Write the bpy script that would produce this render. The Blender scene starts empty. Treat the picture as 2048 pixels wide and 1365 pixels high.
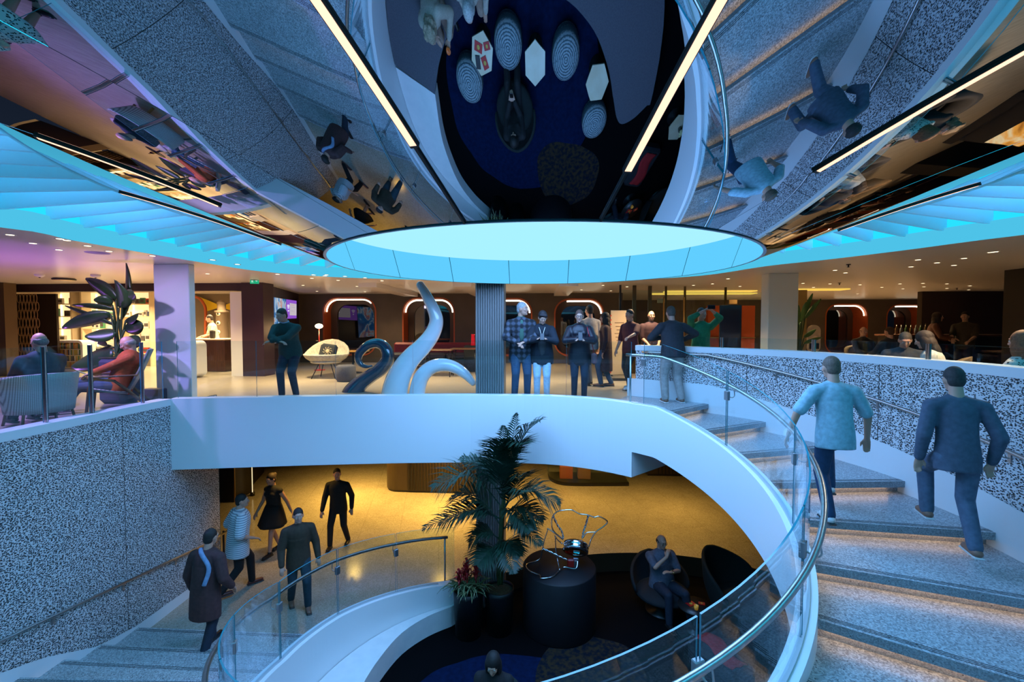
import bpy, bmesh, math, random
from math import sin, cos, pi, radians, degrees, sqrt, atan2, hypot
from mathutils import Vector, Matrix, Quaternion
from mathutils.geometry import tessellate_polygon
random.seed(7)
SC = bpy.context.scene
COL = SC.collection
V = Vector
# ------------------------------------------------------------------ camera model (used to read positions off the photograph)
F, EYE = 910.0, 5.05
PIT, YAW = math.atan(32.5/F), math.atan(53/F)
FW = V((-sin(YAW)*cos(PIT), cos(YAW)*cos(PIT), -sin(PIT)))
RT = V((cos(YAW), sin(YAW), 0)); UPV = RT.cross(FW)
def ray(x, y): return (FW*F + RT*(x-1024) - UPV*(y-682.5)).normalized()
def atz(x, y, z):
    d = ray(x, y); t = (z-EYE)/d.z; return V((d.x*t, d.y*t, z))
def aty(x, y, Y):
    d = ray(x, y); t = Y/d.y; return V((d.x*t, Y, EYE+d.z*t))
# ------------------------------------------------------------------ tagging
def tag(o, label=None, cat=None, group=None, kind=None):
    if label: o['label'] = label
    if cat: o['category'] = cat
    if group: o['group'] = group
    if kind: o['kind'] = kind
    return o
def empty(name, loc=(0,0,0), rz=0, label=None, cat=None, group=None, kind=None):
    o = bpy.data.objects.new(name, None); COL.objects.link(o)
    o.location = loc; o.rotation_euler = (0,0,rz); o.empty_display_size = .1
    return tag(o, label, cat, group, kind)
def kids(o): return [c for c in KIDS.get(o.name, [])]
KIDS = {}
def adopt(o, parent):
    if parent is not None:
        o.parent = parent; KIDS.setdefault(parent.name, []).append(o)
    return o
def copy_tree(o, parent=None):
    c = o.copy(); COL.objects.link(c)
    if parent is not None: adopt(c, parent)
    for ch in kids(o): copy_tree(ch, c)
    return c
# ------------------------------------------------------------------ mesh builder
class MB:
    def __init__(s): s.v=[]; s.f=[]; s.m=[]; s.sm=[]
    def add(s, vs, fs, mi=0, smooth=False, mat=None):
        b=len(s.v)
        for p in vs:
            p=V(p); s.v.append(mat@p if mat is not None else p)
        for f in fs:
            s.f.append([b+i for i in f]); s.m.append(mi); s.sm.append(smooth)
        return s
    def box(s, c, d, rz=0, mi=0, mat=None, bev=0):
        x,y,z=[q/2 for q in d]
        if bev:
            b=min(bev,x*.9,y*.9,z*.9)
            vs=[];fs=[]
            # chamfered box: 24 verts
            idx={}
            for sx in(-1,1):
                for sy in(-1,1):
                    for sz in(-1,1):
                        for ax in range(3):
                            p=[sx*(x-b),sy*(y-b),sz*(z-b)]; p[ax]=(sx*x,sy*y,sz*z)[ax]
                            idx[(sx,sy,sz,ax)]=len(vs); vs.append(p)
            for ax in range(3):
                a1,a2=(ax+1)%3,(ax+2)%3
                for sg in(-1,1):
                    q=[]
                    for u,w in((-1,-1),(1,-1),(1,1),(-1,1)):
                        k=[0,0,0];k[ax]=sg;k[a1]=u;k[a2]=w
                        q.append(idx[(k[0],k[1],k[2],ax)])
                    fs.append(q if sg>0 else q[::-1])
                for u in(-1,1):
                    for w in(-1,1):
                        k1=[0,0,0];k2=[0,0,0];k1[ax]=-1;k2[ax]=1
                        k1[a1]=k2[a1]=u;k1[a2]=k2[a2]=w
                        q=[idx[(*k1,a1)],idx[(*k2,a1)],idx[(*k2,a2)],idx[(*k1,a2)]]
                        fs.append(q if u*w>0 else q[::-1])
            for sx in(-1,1):
                for sy in(-1,1):
                    for sz in(-1,1):
                        q=[idx[(sx,sy,sz,a)] for a in range(3)]
                        fs.append(q if sx*sy*sz>0 else q[::-1])
        else:
            vs=[(i,j,k) for i in(-x,x) for j in(-y,y) for k in(-z,z)]
            fs=[(0,1,3,2),(4,6,7,5),(0,4,5,1),(2,3,7,6),(0,2,6,4),(1,5,7,3)]
        M=Matrix.Translation(V(c))@Matrix.Rotation(rz,4,'Z')
        if mat is not None: M=mat@M
        return s.add(vs,fs,mi,False,M)
    def grid(s, rows, mi=0, smooth=True, cu=False, cv=False, flip=False):
        n=len(rows);m=len(rows[0]); vs=[p for r in rows for p in r]; fs=[]
        for i in range(n if cu else n-1):
            for j in range(m if cv else m-1):
                a,b=i*m+j,i*m+(j+1)%m; c,d=((i+1)%n)*m+(j+1)%m,((i+1)%n)*m+j
                fs.append((a,d,c,b) if flip else (a,b,c,d))
        return s.add(vs,fs,mi,smooth)
    def tube(s, pts, r, n=8, mi=0, closed=False, cap=True, sq=1.0):
        pts=[V(p) for p in pts]; k=len(pts); rows=[]
        rad=r if hasattr(r,'__len__') else [r]*k
        up=None
        for i,p in enumerate(pts):
            a=pts[i-1] if (i>0 or closed) else pts[0]; b=pts[(i+1)%k] if (i<k-1 or closed) else pts[-1]
            t=(b-a).normalized() if (b-a).length>1e-9 else V((0,0,1))
            if up is None:
                up=V((0,0,1)) if abs(t.z)<.95 else V((0,1,0))
            x=t.cross(up)
            if x.length<1e-6: x=t.orthogonal()
            x.normalize(); y=x.cross(t).normalized(); up=y
            rows.append([p+x*(cos(2*pi*j/n)*rad[i])+y*(sin(2*pi*j/n)*rad[i]*sq) for j in range(n)])
        b=len(s.v); s.grid(rows,mi,n>4,closed,True)
        if cap and not closed:
            s.f.append([b+j for j in range(n)]); s.m.append(mi); s.sm.append(False)
            s.f.append([b+(k-1)*n+j for j in reversed(range(n))]); s.m.append(mi); s.sm.append(False)
        return s
    def lathe(s, prof, n=24, c=(0,0,0), mi=0, smooth=True, mat=None):
        rows=[[V((c[0]+r*cos(2*pi*j/n),c[1]+r*sin(2*pi*j/n),c[2]+z)) for j in range(n)] for r,z in prof]
        if mat is not None: rows=[[mat@p for p in r] for r in rows]
        return s.grid(rows,mi,smooth,False,True)
    def prism(s, poly, z0, z1, mi=0, mis=None, mat=None):
        n=len(poly); tri=tessellate_polygon([[V((p[0],p[1],0)) for p in poly]])
        ar=sum(poly[i][0]*poly[(i+1)%n][1]-poly[(i+1)%n][0]*poly[i][1] for i in range(n))
        vs=[(p[0],p[1],z0) for p in poly]+[(p[0],p[1],z1) for p in poly]
        def o(t,up):
            a,b,c=[poly[i] for i in t]
            cr=(b[0]-a[0])*(c[1]-a[1])-(b[1]-a[1])*(c[0]-a[0])
            return t if (cr>0)==up else t[::-1]
        s.add(vs,[[i+n for i in o(list(t),True)] for t in tri]+[o(list(t),False) for t in tri],mi,False,mat)
        sd=[(i,(i+1)%n,(i+1)%n+n,i+n) for i in range(n)]
        if ar<0: sd=[q[::-1] for q in sd]
        return s.add(vs,sd,mi if mis is None else mis,False,mat)
    def ell(s, c, r, n=10, m=14, mi=0, mat=None):
        rows=[]
        for i in range(n+1):
            a=-pi/2+pi*i/n
            rows.append([(c[0]+r[0]*cos(a)*cos(2*pi*j/m),c[1]+r[1]*cos(a)*sin(2*pi*j/m),c[2]+r[2]*sin(a)) for j in range(m)])
        if mat is not None: rows=[[mat@V(p) for p in q] for q in rows]
        return s.grid(rows,mi,True,False,True)
    def caps(s, p0, p1, r0, r1, n=12, sq=(1,1), mi=0, xdir=None):
        p0,p1=V(p0),V(p1); t=p1-p0; L=t.length
        if L<1e-6: t=V((0,0,1))
        t.normalize()
        x=(V(xdir)-t*t.dot(V(xdir))) if xdir is not None else t.orthogonal()
        if x.length<1e-5: x=t.orthogonal()
        x.normalize(); y=t.cross(x); rows=[]
        for a in (-90,-60,-30,0): rows.append((p0+t*(r0*sin(radians(a))),r0*max(cos(radians(a)),.001)))
        for a in (0,30,60,90): rows.append((p1+t*(r1*sin(radians(a))),r1*max(cos(radians(a)),.001)))
        return s.grid([[c+x*(r*sq[0]*cos(2*pi*j/n))+y*(r*sq[1]*sin(2*pi*j/n)) for j in range(n)] for c,r in rows],mi,True,False,True)
    def build(s, name, mats, parent=None, loc=None, weld=0, recalc=True):
        me=bpy.data.meshes.new(name); me.from_pydata([tuple(p) for p in s.v],[],s.f)
        if not isinstance(mats,(list,tuple)): mats=[mats]
        for m in mats: me.materials.append(m)
        me.polygons.foreach_set('material_index',s.m); me.polygons.foreach_set('use_smooth',s.sm)
        if recalc or weld:
            bm=bmesh.new(); bm.from_mesh(me)
            if weld: bmesh.ops.remove_doubles(bm,verts=bm.verts,dist=weld)
            if recalc: bmesh.ops.recalc_face_normals(bm,faces=bm.faces)
            bm.to_mesh(me); bm.free()
        me.update()
        o=bpy.data.objects.new(name,me); COL.objects.link(o)
        if loc is not None: o.location=loc
        return adopt(o,parent)
def struct(o, label=None, cat=None):
    return tag(o, label, cat, None, 'structure')
# ------------------------------------------------------------------ materials
def lerp(a,b,t): return a+(b-a)*t
MATS={}
def mat(name, col=(.8,.8,.8), rough=.5, metal=0, emit=None, es=1, spec=.5, coat=0, alpha=None):
    if name in MATS: return MATS[name]
    m=bpy.data.materials.new(name); m.use_nodes=True; b=m.node_tree.nodes['Principled BSDF']
    b.inputs['Base Color'].default_value=(*col,1); b.inputs['Roughness'].default_value=rough; b.inputs['Metallic'].default_value=metal
    b.inputs['Specular IOR Level'].default_value=spec; b.inputs['Coat Weight'].default_value=coat
    if emit:
        b.inputs['Emission Color'].default_value=(*emit,1); b.inputs['Emission Strength'].default_value=es
    MATS[name]=m; return m
class NT:
    def __init__(s,m): s.t=m.node_tree; s.b=s.t.nodes.get('Principled BSDF')
    def n(s,ty,**k):
        nd=s.t.nodes.new(ty)
        for a,v in k.items():
            if a[0]=='_': setattr(nd,a[1:],v)
            else:
                nd.inputs[a.replace('__',' ')].default_value=v
        return nd
    def l(s,a,b): s.t.links.new(a,b)
    def ramp(s,fac,stops,interp='LINEAR'):
        r=s.t.nodes.new('ShaderNodeValToRGB'); r.color_ramp.interpolation=interp
        e=r.color_ramp.elements
        while len(e)<len(stops): e.new(.5)
        for q,(p,c) in zip(e,stops): q.position=p; q.color=(*c,1)
        s.l(fac,r.inputs['Fac']); return r.outputs['Color']
    def coord(s,scale=(1,1,1),out='Object',rot=(0,0,0)):
        c=s.t.nodes.new('ShaderNodeTexCoord'); mp=s.t.nodes.new('ShaderNodeMapping')
        mp.inputs['Scale'].default_value=scale; mp.inputs['Rotation'].default_value=rot; s.l(c.outputs[out],mp.inputs['Vector']); return mp.outputs['Vector']
def speckle(name, base, chip, dark, scale=55, rough=.35, bump=.0):
    m=mat(name,base,rough); t=NT(m); co=t.coord()
    v=t.n('ShaderNodeTexVoronoi',Scale=scale); t.l(co,v.inputs['Vector'])
    no=t.n('ShaderNodeTexNoise',Scale=3.0,Detail=4.0); t.l(co,no.inputs['Vector'])
    c1=t.ramp(v.outputs['Color'],[(0,base),(.30,tuple(lerp(a_,b_,.5) for a_,b_ in zip(base,chip))),(.6,chip),(.80,base),(1,base)],'CONSTANT')
    v2=t.n('ShaderNodeTexVoronoi',Scale=scale*.30); t.l(co,v2.inputs['Vector']); fl_=t.n('ShaderNodeMath',_operation='LESS_THAN'); fl_.inputs[1].default_value=.16; t.l(v2.outputs['Distance'],fl_.inputs[0]); sp_=t.n('ShaderNodeSeparateColor'); t.l(v2.outputs['Color'],sp_.inputs[0]); gt_=t.n('ShaderNodeMath',_operation='GREATER_THAN'); gt_.inputs[1].default_value=.72; t.l(sp_.outputs[0],gt_.inputs[0]); ml_=t.n('ShaderNodeMath',_operation='MULTIPLY'); t.l(fl_.outputs[0],ml_.inputs[0]); t.l(gt_.outputs[0],ml_.inputs[1]); md_=t.n('ShaderNodeMixRGB'); md_.inputs[2].default_value=(*dark,1); t.l(ml_.outputs[0],md_.inputs[0]); t.l(c1,md_.inputs[1]); c1=md_.outputs[0]
    mx=t.n('ShaderNodeMixRGB',_blend_type='MULTIPLY',Fac=.35); t.l(c1,mx.inputs[1]); t.l(t.ramp(no.outputs['Fac'],[(.3,(.6,.6,.6)),(.7,(1,1,1))]),mx.inputs[2])
    t.l(mx.outputs[0],t.b.inputs['Base Color']); return m
def noisy(name, c1, c2, scale=4, rough=.5, metal=0, stretch=(1,1,1), detail=4, coat=0, bump=0):
    m=mat(name,c1,rough,metal,coat=coat); t=NT(m)
    no=t.n('ShaderNodeTexNoise',Scale=scale,Detail=detail); t.l(t.coord(stretch),no.inputs['Vector'])
    t.l(t.ramp(no.outputs['Fac'],[(.35,c1),(.65,c2)]),t.b.inputs['Base Color'])
    if bump:
        bp=t.n('ShaderNodeBump',Strength=bump,Distance=.01); t.l(no.outputs['Fac'],bp.inputs['Height']); t.l(bp.outputs[0],t.b.inputs['Normal'])
    return m
def emitter(name, col, s):
    m=bpy.data.materials.new(name); m.use_nodes=True; t=m.node_tree; t.nodes.clear()
    e=t.nodes.new('ShaderNodeEmission'); o=t.nodes.new('ShaderNodeOutputMaterial')
    e.inputs[0].default_value=(*col,1); e.inputs[1].default_value=s; t.links.new(e.outputs[0],o.inputs[0]); MATS[name]=m; return m
def glassmat(name, tint=(.9,.97,.98), f0=.04):
    m=bpy.data.materials.new(name); m.use_nodes=True; t=m.node_tree; t.nodes.clear()
    o=t.nodes.new('ShaderNodeOutputMaterial'); mx=t.nodes.new('ShaderNodeMixShader'); fr=t.nodes.new('ShaderNodeFresnel')
    tr=t.nodes.new('ShaderNodeBsdfTransparent'); gl=t.nodes.new('ShaderNodeBsdfGlossy'); geo=t.nodes.new('ShaderNodeNewGeometry')
    ior=t.nodes.new('ShaderNodeMix')
    ior.inputs[2].default_value=1.42; ior.inputs[3].default_value=1/1.42; t.links.new(geo.outputs['Backfacing'],ior.inputs[0]); t.links.new(ior.outputs[0],fr.inputs['IOR'])
    tr.inputs[0].default_value=(*tint,1); gl.inputs['Roughness'].default_value=.0; gl.inputs[0].default_value=(.9,.95,1,1)
    t.links.new(fr.outputs[0],mx.inputs[0]); t.links.new(tr.outputs[0],mx.inputs[1]); t.links.new(gl.outputs[0],mx.inputs[2]); t.links.new(mx.outputs[0],o.inputs[0])
    MATS[name]=m; return m
GLASS=glassmat('railing_glass'); GLASS_EDGE=mat('glass_edge',(.02,.25,.32),.15,spec=.8)
WHITE=mat('white_plaster',(.80,.81,.82),.45)
WHITE2=noisy('white_solid_surface',(.78,.78,.78),(.72,.73,.74),6,.4)
BLACK=mat('black_paint',(.012,.012,.014),.45); DARK=mat('dark_metal',(.03,.03,.033),.35,.6)
STEEL=noisy('brushed_steel',(.52,.50,.48),(.44,.42,.41),30,.28,1)
CHROME=mat('chrome',(.75,.77,.8),.06,1)
MIRROR=mat('ceiling_mirror',(.50,.52,.56),.0,1)
TERR=speckle('pale_terrazzo',(.25,.26,.28),(.56,.58,.60),(.04,.04,.05),90,.33)
TERR2=speckle('nosing_terrazzo',(.24,.25,.27),(.40,.42,.45),(.06,.06,.07),115,.45)
TERR3=speckle('floor_terrazzo',(.34,.31,.25),(.46,.43,.37),(.16,.15,.13),70,.16)
LED=emitter('warm_led',(1,.62,.34),8.5)
LED2=emitter('warm_tube',(1,.60,.42),1.7)
LED3=emitter('window_led',(1,.86,.62),3.5)
SPOT=emitter('downlight_glow',(1,.80,.5),4.0)
_t=NT(TERR3); _b=_t.n('ShaderNodeTexBrick',Scale=1.0); _b.inputs['Brick Width'].default_value=1.8; _b.inputs['Row Height'].default_value=.9; _b.inputs['Mortar Size'].default_value=.004
for _i in(1,2): _b.inputs[_i].default_value=(1,1,1,1)
_b.inputs[3].default_value=(.72,.70,.66,1); _t.l(_t.coord((1,1,1),'Object',(0,0,1.35)),_b.inputs['Vector']); _m=_t.n('ShaderNodeMixRGB',_blend_type='MULTIPLY',Fac=1.0); _o=_t.b.inputs['Base Color'].links[0].from_socket
_t.l(_o,_m.inputs[1]); _t.l(_b.outputs['Color'],_m.inputs[2]); _t.l(_m.outputs[0],_t.b.inputs['Base Color'])
def perf(name):
    m=mat(name,(.7,.7,.72),.5); t=NT(m); co=t.coord((1,1,1.75))
    v=t.n('ShaderNodeTexVoronoi',Scale=40.0,Randomness=.85); v.inputs['Detail'].default_value=0
    no=t.n('ShaderNodeTexNoise',Scale=30.0,Detail=1.0); t.l(co,no.inputs['Vector'])
    vm=t.n('ShaderNodeVectorMath',_operation='MULTIPLY_ADD'); vm.inputs[1].default_value=(.022,.022,.022); t.l(no.outputs['Color'],vm.inputs[0]); t.l(co,vm.inputs[2])
    t.l(vm.outputs[0],v.inputs['Vector'])
    c=t.ramp(v.outputs['Distance'],[(0,(.006,.006,.008)),(.40,(.012,.012,.015)),(.52,(.70,.70,.72)),(1,(.74,.74,.76))])
    t.l(c,t.b.inputs['Base Color'])
    bp=t.n('ShaderNodeBump',Strength=.6,Distance=.01); t.l(v.outputs['Distance'],bp.inputs['Height']); t.l(bp.outputs[0],t.b.inputs['Normal'])
    return m
PERF=perf('perforated_panel')
def interp(tab,x):
    if x<=tab[0][0]: return tab[0][1]
    for (x0,y0),(x1,y1) in zip(tab,tab[1:]):
        if x<=x1: return y0+(y1-y0)*(x-x0)/(x1-x0)
    return tab[-1][1]
def smooth_path(pts,k=8):
    pts=[V(p) for p in pts]; out=[]
    for i in range(len(pts)-1):
        p0=pts[max(i-1,0)];p1=pts[i];p2=pts[i+1];p3=pts[min(i+2,len(pts)-1)]
        for j in range(k):
            t=j/k; out.append(.5*((2*p1)+(p2-p0)*t+(2*p0-5*p1+4*p2-p3)*t*t+(3*p1-p0-3*p2+p3)*t**3))
    out.append(pts[-1]); return out
def area(name,loc,size,power,col,rot=(0,0,0),sy=None,spread=pi,shape=None):
    l=bpy.data.lights.new(name,'AREA'); l.energy=power; l.color=col; l.size=size; l.spread=spread
    if sy: l.shape='RECTANGLE'; l.size_y=sy
    if shape: l.shape=shape
    o=bpy.data.objects.new(name,l); o.location=loc; o.rotation_euler=rot; COL.objects.link(o); return o
def point(name,loc,power,col,r=.06):
    l=bpy.data.lights.new(name,'POINT'); l.energy=power; l.color=col; l.shadow_soft_size=r
    o=bpy.data.objects.new(name,l); o.location=loc; COL.objects.link(o); return o
def spot(name,loc,target,power,col,ang=80,blend=.6,r=.05):
    l=bpy.data.lights.new(name,'SPOT'); l.energy=power; l.color=col; l.spot_size=radians(ang); l.spot_blend=blend; l.shadow_soft_size=r
    o=bpy.data.objects.new(name,l); o.location=loc; o.rotation_euler=(V(target)-V(loc)).to_track_quat('-Z','Y').to_euler(); COL.objects.link(o); return o
# ------------------------------------------------------------------ SETTING
DECK=3.65; CEIL=6.19
CX,CY=-.3,5.2            # stair centre
def P(th,r): a=radians(th); return V((CX+r*cos(a),CY+r*sin(a),0))
FLR=.20; PIT_Z=-.20
NTAB=[(-246,.36),(-225,.50),(-204,.66),(-182,.775),(42,3.65),(62,3.66),(95,3.66)]
def N(th): return interp(NTAB,th)
RO=[(-165,6.1),(-155,6.1),(-140,5.75),(-120,5.3),(-90,5.1),(-60,5.05),(-35,4.98),(-12,4.84),(0,4.75),(28,4.56),(42,4.45),(60,4.38)]
def rout(th):
    if th<-163:
        return min(5.9/max(-cos(radians(th)),.3),9)
    return interp(RO,th)
# --- stairs
stair=empty('staircase',(0,0,0),0,kind='structure')
ths=[42-12.2*k for k in range(19)]
led_mb=[]
def arc(th0,th1,rf,n): return [P(lerp(th0,th1,i/n),rf(lerp(th0,th1,i/n)) if callable(rf) else rf) for i in range(n+1)]
RIN=2.93
def add_tread(poly,z,nose,name='tread'):
    # poly: plan outline of tread; nose: (inner,outer) points of the front edge; the slab has a bullnose lip and a riser set back below
    m=MB(); m.prism([(p.x,p.y) for p in poly],z-.07,z,0)
    a,b=nose; d=(b-a).normalized(); nrm=V((d.y,-d.x,0))
    return m,a,b,d
for k in range(19):
    th=ths[k]; z=3.65-.157*k
    thb=ths[k-1]+3.2 if k else 42
    if k==0:
        poly=[P(42,RIN),P(42,4.45)]+[P(t,rout(t)) for t in (48,54,60)]+[P(62,4.3),P(62,RIN),P(52,RIN)]
    else:
        poly=arc(th,thb,RIN,4)+arc(thb,th,rout,6)
    m=MB(); m.prism([(p.x,p.y) for p in poly],z-.075,z,0,1)
    # grooved strip near the nosing
    a,b=P(th,RIN),P(th,rout(th)); d=(b-a).normalized(); nv=V((-d.y,d.x,0))  # nv points up-stair
    for off in(.035,.055,.075):
        q0=a+nv*off; q1=b+nv*off
        m.box(((q0.x+q1.x)/2,(q0.y+q1.y)/2,z+.0005),((q1-q0).length,.006,.002),atan2(d.y,d.x),2)
    t=m.build('tread',[TERR,TERR2,DARK],stair)
    # riser set back under the lip
    off_=.088; thr=th+degrees(off_/3.6)
    a2,b2=P(thr,RIN),P(thr,rout(thr)-.01); r=MB(); d2=(b2-a2).normalized()
    r.box(((a2.x+b2.x)/2,(a2.y+b2.y)/2,z-.12),((b2-a2).length,.05,.092),atan2(d2.y,d2.x))
    r.build('riser',TERR2,stair)
    l=MB(); q0=P(th+degrees(.044/3.6),RIN+.05); q1=P(th+degrees(.044/3.6),rout(th)-.16); 
    l.box(((q0.x+q1.x)/2,(q0.y+q1.y)/2,z-.0785),((q1-q0).length,.016,.006),atan2(d2.y,d2.x))
    l.build('led_strip',LED,stair)
# straight lower flight along the left wall
for k,(y0,y1,z) in enumerate(((5.05,5.45,.668),(5.41,5.95,.512),(5.91,6.55,.356))):
    def xi(y):
        s=(y-CY)/RIN
        return CX-RIN*sqrt(max(0,1-s*s)) if y<7.86 else -1.52
    n=6; left=[(-6.2,y0),(-6.2,y1)]; rt_=[(xi(lerp(y1,y0,i/n)),lerp(y1,y0,i/n)) for i in range(n+1)]
    m=MB(); m.prism(left+rt_,z-.15,z,0,1)
    for off in(.035,.055,.075): m.box(((-6.2+xi(y1))/2,y1-off,z+.0005),(6.2+xi(y1)-.1,.006,.002),0,2)
    m.build('tread',[TERR,TERR2,DARK],stair)
# --- stringer (white ribbon wall of the stair)
def ribbon(m,tab,r0,r1,top,bot,mi=0):
    rows=[]
    for th in tab:
        a,b=P(th,r0),P(th,r1); zt,zb=top(th),bot(th)
        rows.append([V((a.x,a.y,zb)),V((a.x,a.y,zt)),V((b.x,b.y,zt)),V((b.x,b.y,zb))])
    b0=len(m.v); m.grid(rows,mi,False,False,True)
    m.f.append([b0+i for i in(0,1,2,3)]);m.m.append(mi);m.sm.append(False)
    e=b0+4*(len(rows)-1); m.f.append([e+i for i in(3,2,1,0)]);m.m.append(mi);m.sm.append(False)
def frange(a,b,s):
    n=max(1,int(round(abs(b-a)/s))); return [a+(b-a)*i/n for i in range(n+1)]
st=MB()
ribbon(st,frange(50,-246,1.5),2.80,2.95,lambda t:N(t)+.13,lambda t:N(t)-.65 if t>-60 else min(N(t)-.65,lerp(N(-60)-.65,PIT_Z,min(1,(-60-t)/14))))
st.build('stringer',WHITE,stair)
ib=MB()  # white channel that holds the glass
ribbon(ib,frange(51,-240,1.5),2.855,2.895,lambda t:N(t)+.145,lambda t:N(t)+.125)
ib.build('glass_channel',mat('channel_grey',(.45,.48,.5),.4),stair)
# soffit of the stair
sf=MB(); rows=[]
for th in frange(50,-130,3): 
    zz=max(N(th)-.6,.02); rows.append([V((*P(th,2.9).xy,zz)),V((*P(th,rout(th)).xy,zz))])
sf.grid(rows,0,False); sf.build('stair_soffit',WHITE,stair)
# skirting of the outer wall: white band following the steps
sk=MB(); rows=[]
for th in frange(62,-208.6,2):
    r=rout(th)-.012; p=P(th,r); zb=N(th)-.30; zt_=N(th)+.34 if th>-163 else interp([(3.6,1.30),(4.4,1.15),(5.2,.88),(5.9,.52),(6.5,.40),(8.41,.34)],p.y); rows.append([V((p.x,p.y,min(zb,.1) if th<-163 else zb)),V((p.x,p.y,zt_))])
sk.grid(rows,0,False); sk.build('wall_skirting',WHITE,stair)
struct(stair)
# --- perforated walls
def wall_grid(m,pts,zb,zt,gap=1.9,mi=0):
    # sheet along pts with hair-line gaps between panels
    acc=0; seg=[pts[0]]; segs=[]
    for a,b in zip(pts,pts[1:]):
        acc+=(b-a).length; seg.append(b)
        if acc>gap: segs.append(seg); seg=[b]; acc=0
    if len(seg)>1: segs.append(seg)
    for sg in segs:
        d=(sg[1]-sg[0]).normalized()*.009; sg=[sg[0]+d]+sg[1:]
        m.grid([[V((p.x,p.y,zb(p))),V((p.x,p.y,zt(p)))] for p in sg],mi,False)
def th_of(p): 
    a=degrees(atan2(p.y-CY,p.x-CX)); return a if a<100 else a-360
wr=[P(t,rout(t)) for t in frange(60,-62,2)]
m=MB(); wall_grid(m,wr,lambda p:N(th_of(p))-.5,lambda p:4.56)
m.grid([[V((p.x,p.y,N(t)-.6)),V((p.x,p.y,4.56))] for t,p in [(t,P(t,rout(t)+.03)) for t in frange(60,-62,2)]],1,False)
m.grid([[V((p.x,p.y,DECK-.05)),V((p.x,p.y,4.56))] for p in [P(t,rout(t)+.2) for t in frange(60,-62,2)]],2,False)
o=m.build('wall_right',[PERF,BLACK,mat('banquette_back',(.06,.055,.06),.6)],recalc=False); struct(o)
m=MB(); rows=[]
for t in frange(60,-62,2):
    a,b=P(t,rout(t)-.015),P(t,rout(t)+.22); rows.append([V((*a.xy,4.55)),V((*a.xy,4.65)),V((*b.xy,4.65)),V((*b.xy,4.55))])
m.grid(rows,0,False,False,True); struct(m.build('trim_right_coping',WHITE))
wl=[V((-6.2,8.41,0)),V((-6.2,7.4,0)),V((-6.2,6.4,0)),V((-6.2,5.4,0)),V((-6.2,4.4,0))]+[P(t,rout(t)) for t in frange(-166,-64,3)]
m=MB(); wall_grid(m,wl,lambda p:max(N(th_of(p))-.5,0) if p.y<6 else .2,lambda p:3.70,1.55)
m.grid([[V((p.x+(-.03 if p.x<-6 else 0),p.y-(0.03 if p.x>-6 else 0),0)),V((p.x+(-.03 if p.x<-6 else 0),p.y-(0.03 if p.x>-6 else 0),3.7))] for p in wl],1,False)
# end face of the wall at the passage
m.add([(-6.2,8.41,0),(-6.5,8.41,0),(-6.5,8.41,2.6),(-6.2,8.41,2.6)],[(0,1,2,3)],0)
struct(m.build('wall_left',[PERF,BLACK],recalc=False))
m=MB(); rows=[]
lp=[V((-6.2,7.30,0)),V((-6.2,6,0)),V((-6.2,4.4,0))]+[P(t,rout(t)) for t in frange(-166,-64,3)]
for i,p in enumerate(lp):
    a=lp[max(i-1,0)];b=lp[min(i+1,len(lp)-1)]; d=(b-a).normalized(); nn=V((-d.y,d.x,0)) # toward stair (inside)
    q0=p+nn*.015; q1=p-nn*.22; rows.append([V((*q0.xy,3.69)),V((*q0.xy,3.80)),V((*q1.xy,3.80)),V((*q1.xy,3.69))])
m.grid(rows,0,False,False,True); struct(m.build('trim_left_coping',WHITE))
# --- fascia of the upper deck
fa=[V((-6.2,7.28,0)),V((-5.5,7.4,0)),V((-4,7.66,0)),V((-2.4,7.88,0)),V((-1.2,7.99,0))]
fa=smooth_path(fa,6)+[P(t,2.80) for t in frange(95,50,3)]
m=MB(); rows=[]
for i,p in enumerate(fa):
    a=fa[max(i-1,0)];b=fa[min(i+1,len(fa)-1)]; d=(b-a).normalized(); nn=V((-d.y,d.x,0))
    zt=3.80 if p.x<1 else lerp(3.80,3.785,(p.x-1)/.5)
    q=p+nn*.2; rows.append([V((*p.xy,2.59)),V((*p.xy,zt)),V((*q.xy,zt)),V((*q.xy,2.59))])
m.grid(rows,0,False,False,True)
m.f.append([len(m.v)-4+i for i in range(4)]);m.m.append(0);m.sm.append(False)
fascia=struct(m.build('trim_deck_fascia',WHITE))
m=MB(); m.prism([tuple(P(50,2.83).xy),tuple(P(47.5,4.4).xy),tuple(P(62,4.3).xy),tuple(P(62,2.9).xy)],2.59,3.4); struct(m.build('trim_landing_slab',WHITE))
# --- floors
hole=[(-6.3,7.35)]+[(p.x+0.0,p.y+.1) for p in fa[1:-8]]+[tuple(P(t,2.93).xy) for t in (70,62)]+[tuple(P(62,4.3).xy)]+[tuple(P(t,rout(t)+.05).xy) for t in frange(58,-163,4)]+[(-6.3,3.5)]
outer=[(-15,-4),(22,-4),(22,26),(-15,26)]
def holed(m,outer,hole,z0,z1,mi=0,mib=0):
    tri=tessellate_polygon([[V((*p,0)) for p in outer],[V((*p,0)) for p in hole]])
    pts=outer+hole; n=len(pts)
    m.add([(*p,z1) for p in pts],[list(t) for t in tri],mi); m.add([(*p,z0) for p in pts],[list(t)[::-1] for t in tri],mib)
    h=len(outer); k=len(hole)
    m.add([(*p,z0) for p in hole]+[(*p,z1) for p in hole],[(i,(i+1)%k,(i+1)%k+k,i+k) for i in range(k)],mib)
WOODF=noisy('pale_plank_floor',(.40,.34,.27),(.30,.25,.19),3.0,.28,0,(1,9,1),6)
SOFF=mat('soffit_dark',(.25,.22,.18),.6)
m=MB(); holed(m,outer,hole,2.58,DECK,0,1); struct(m.build('floor_upper_deck',[WOODF,SOFF],recalc=False))
PC=(2.2,4.9); PR=4.75
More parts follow.
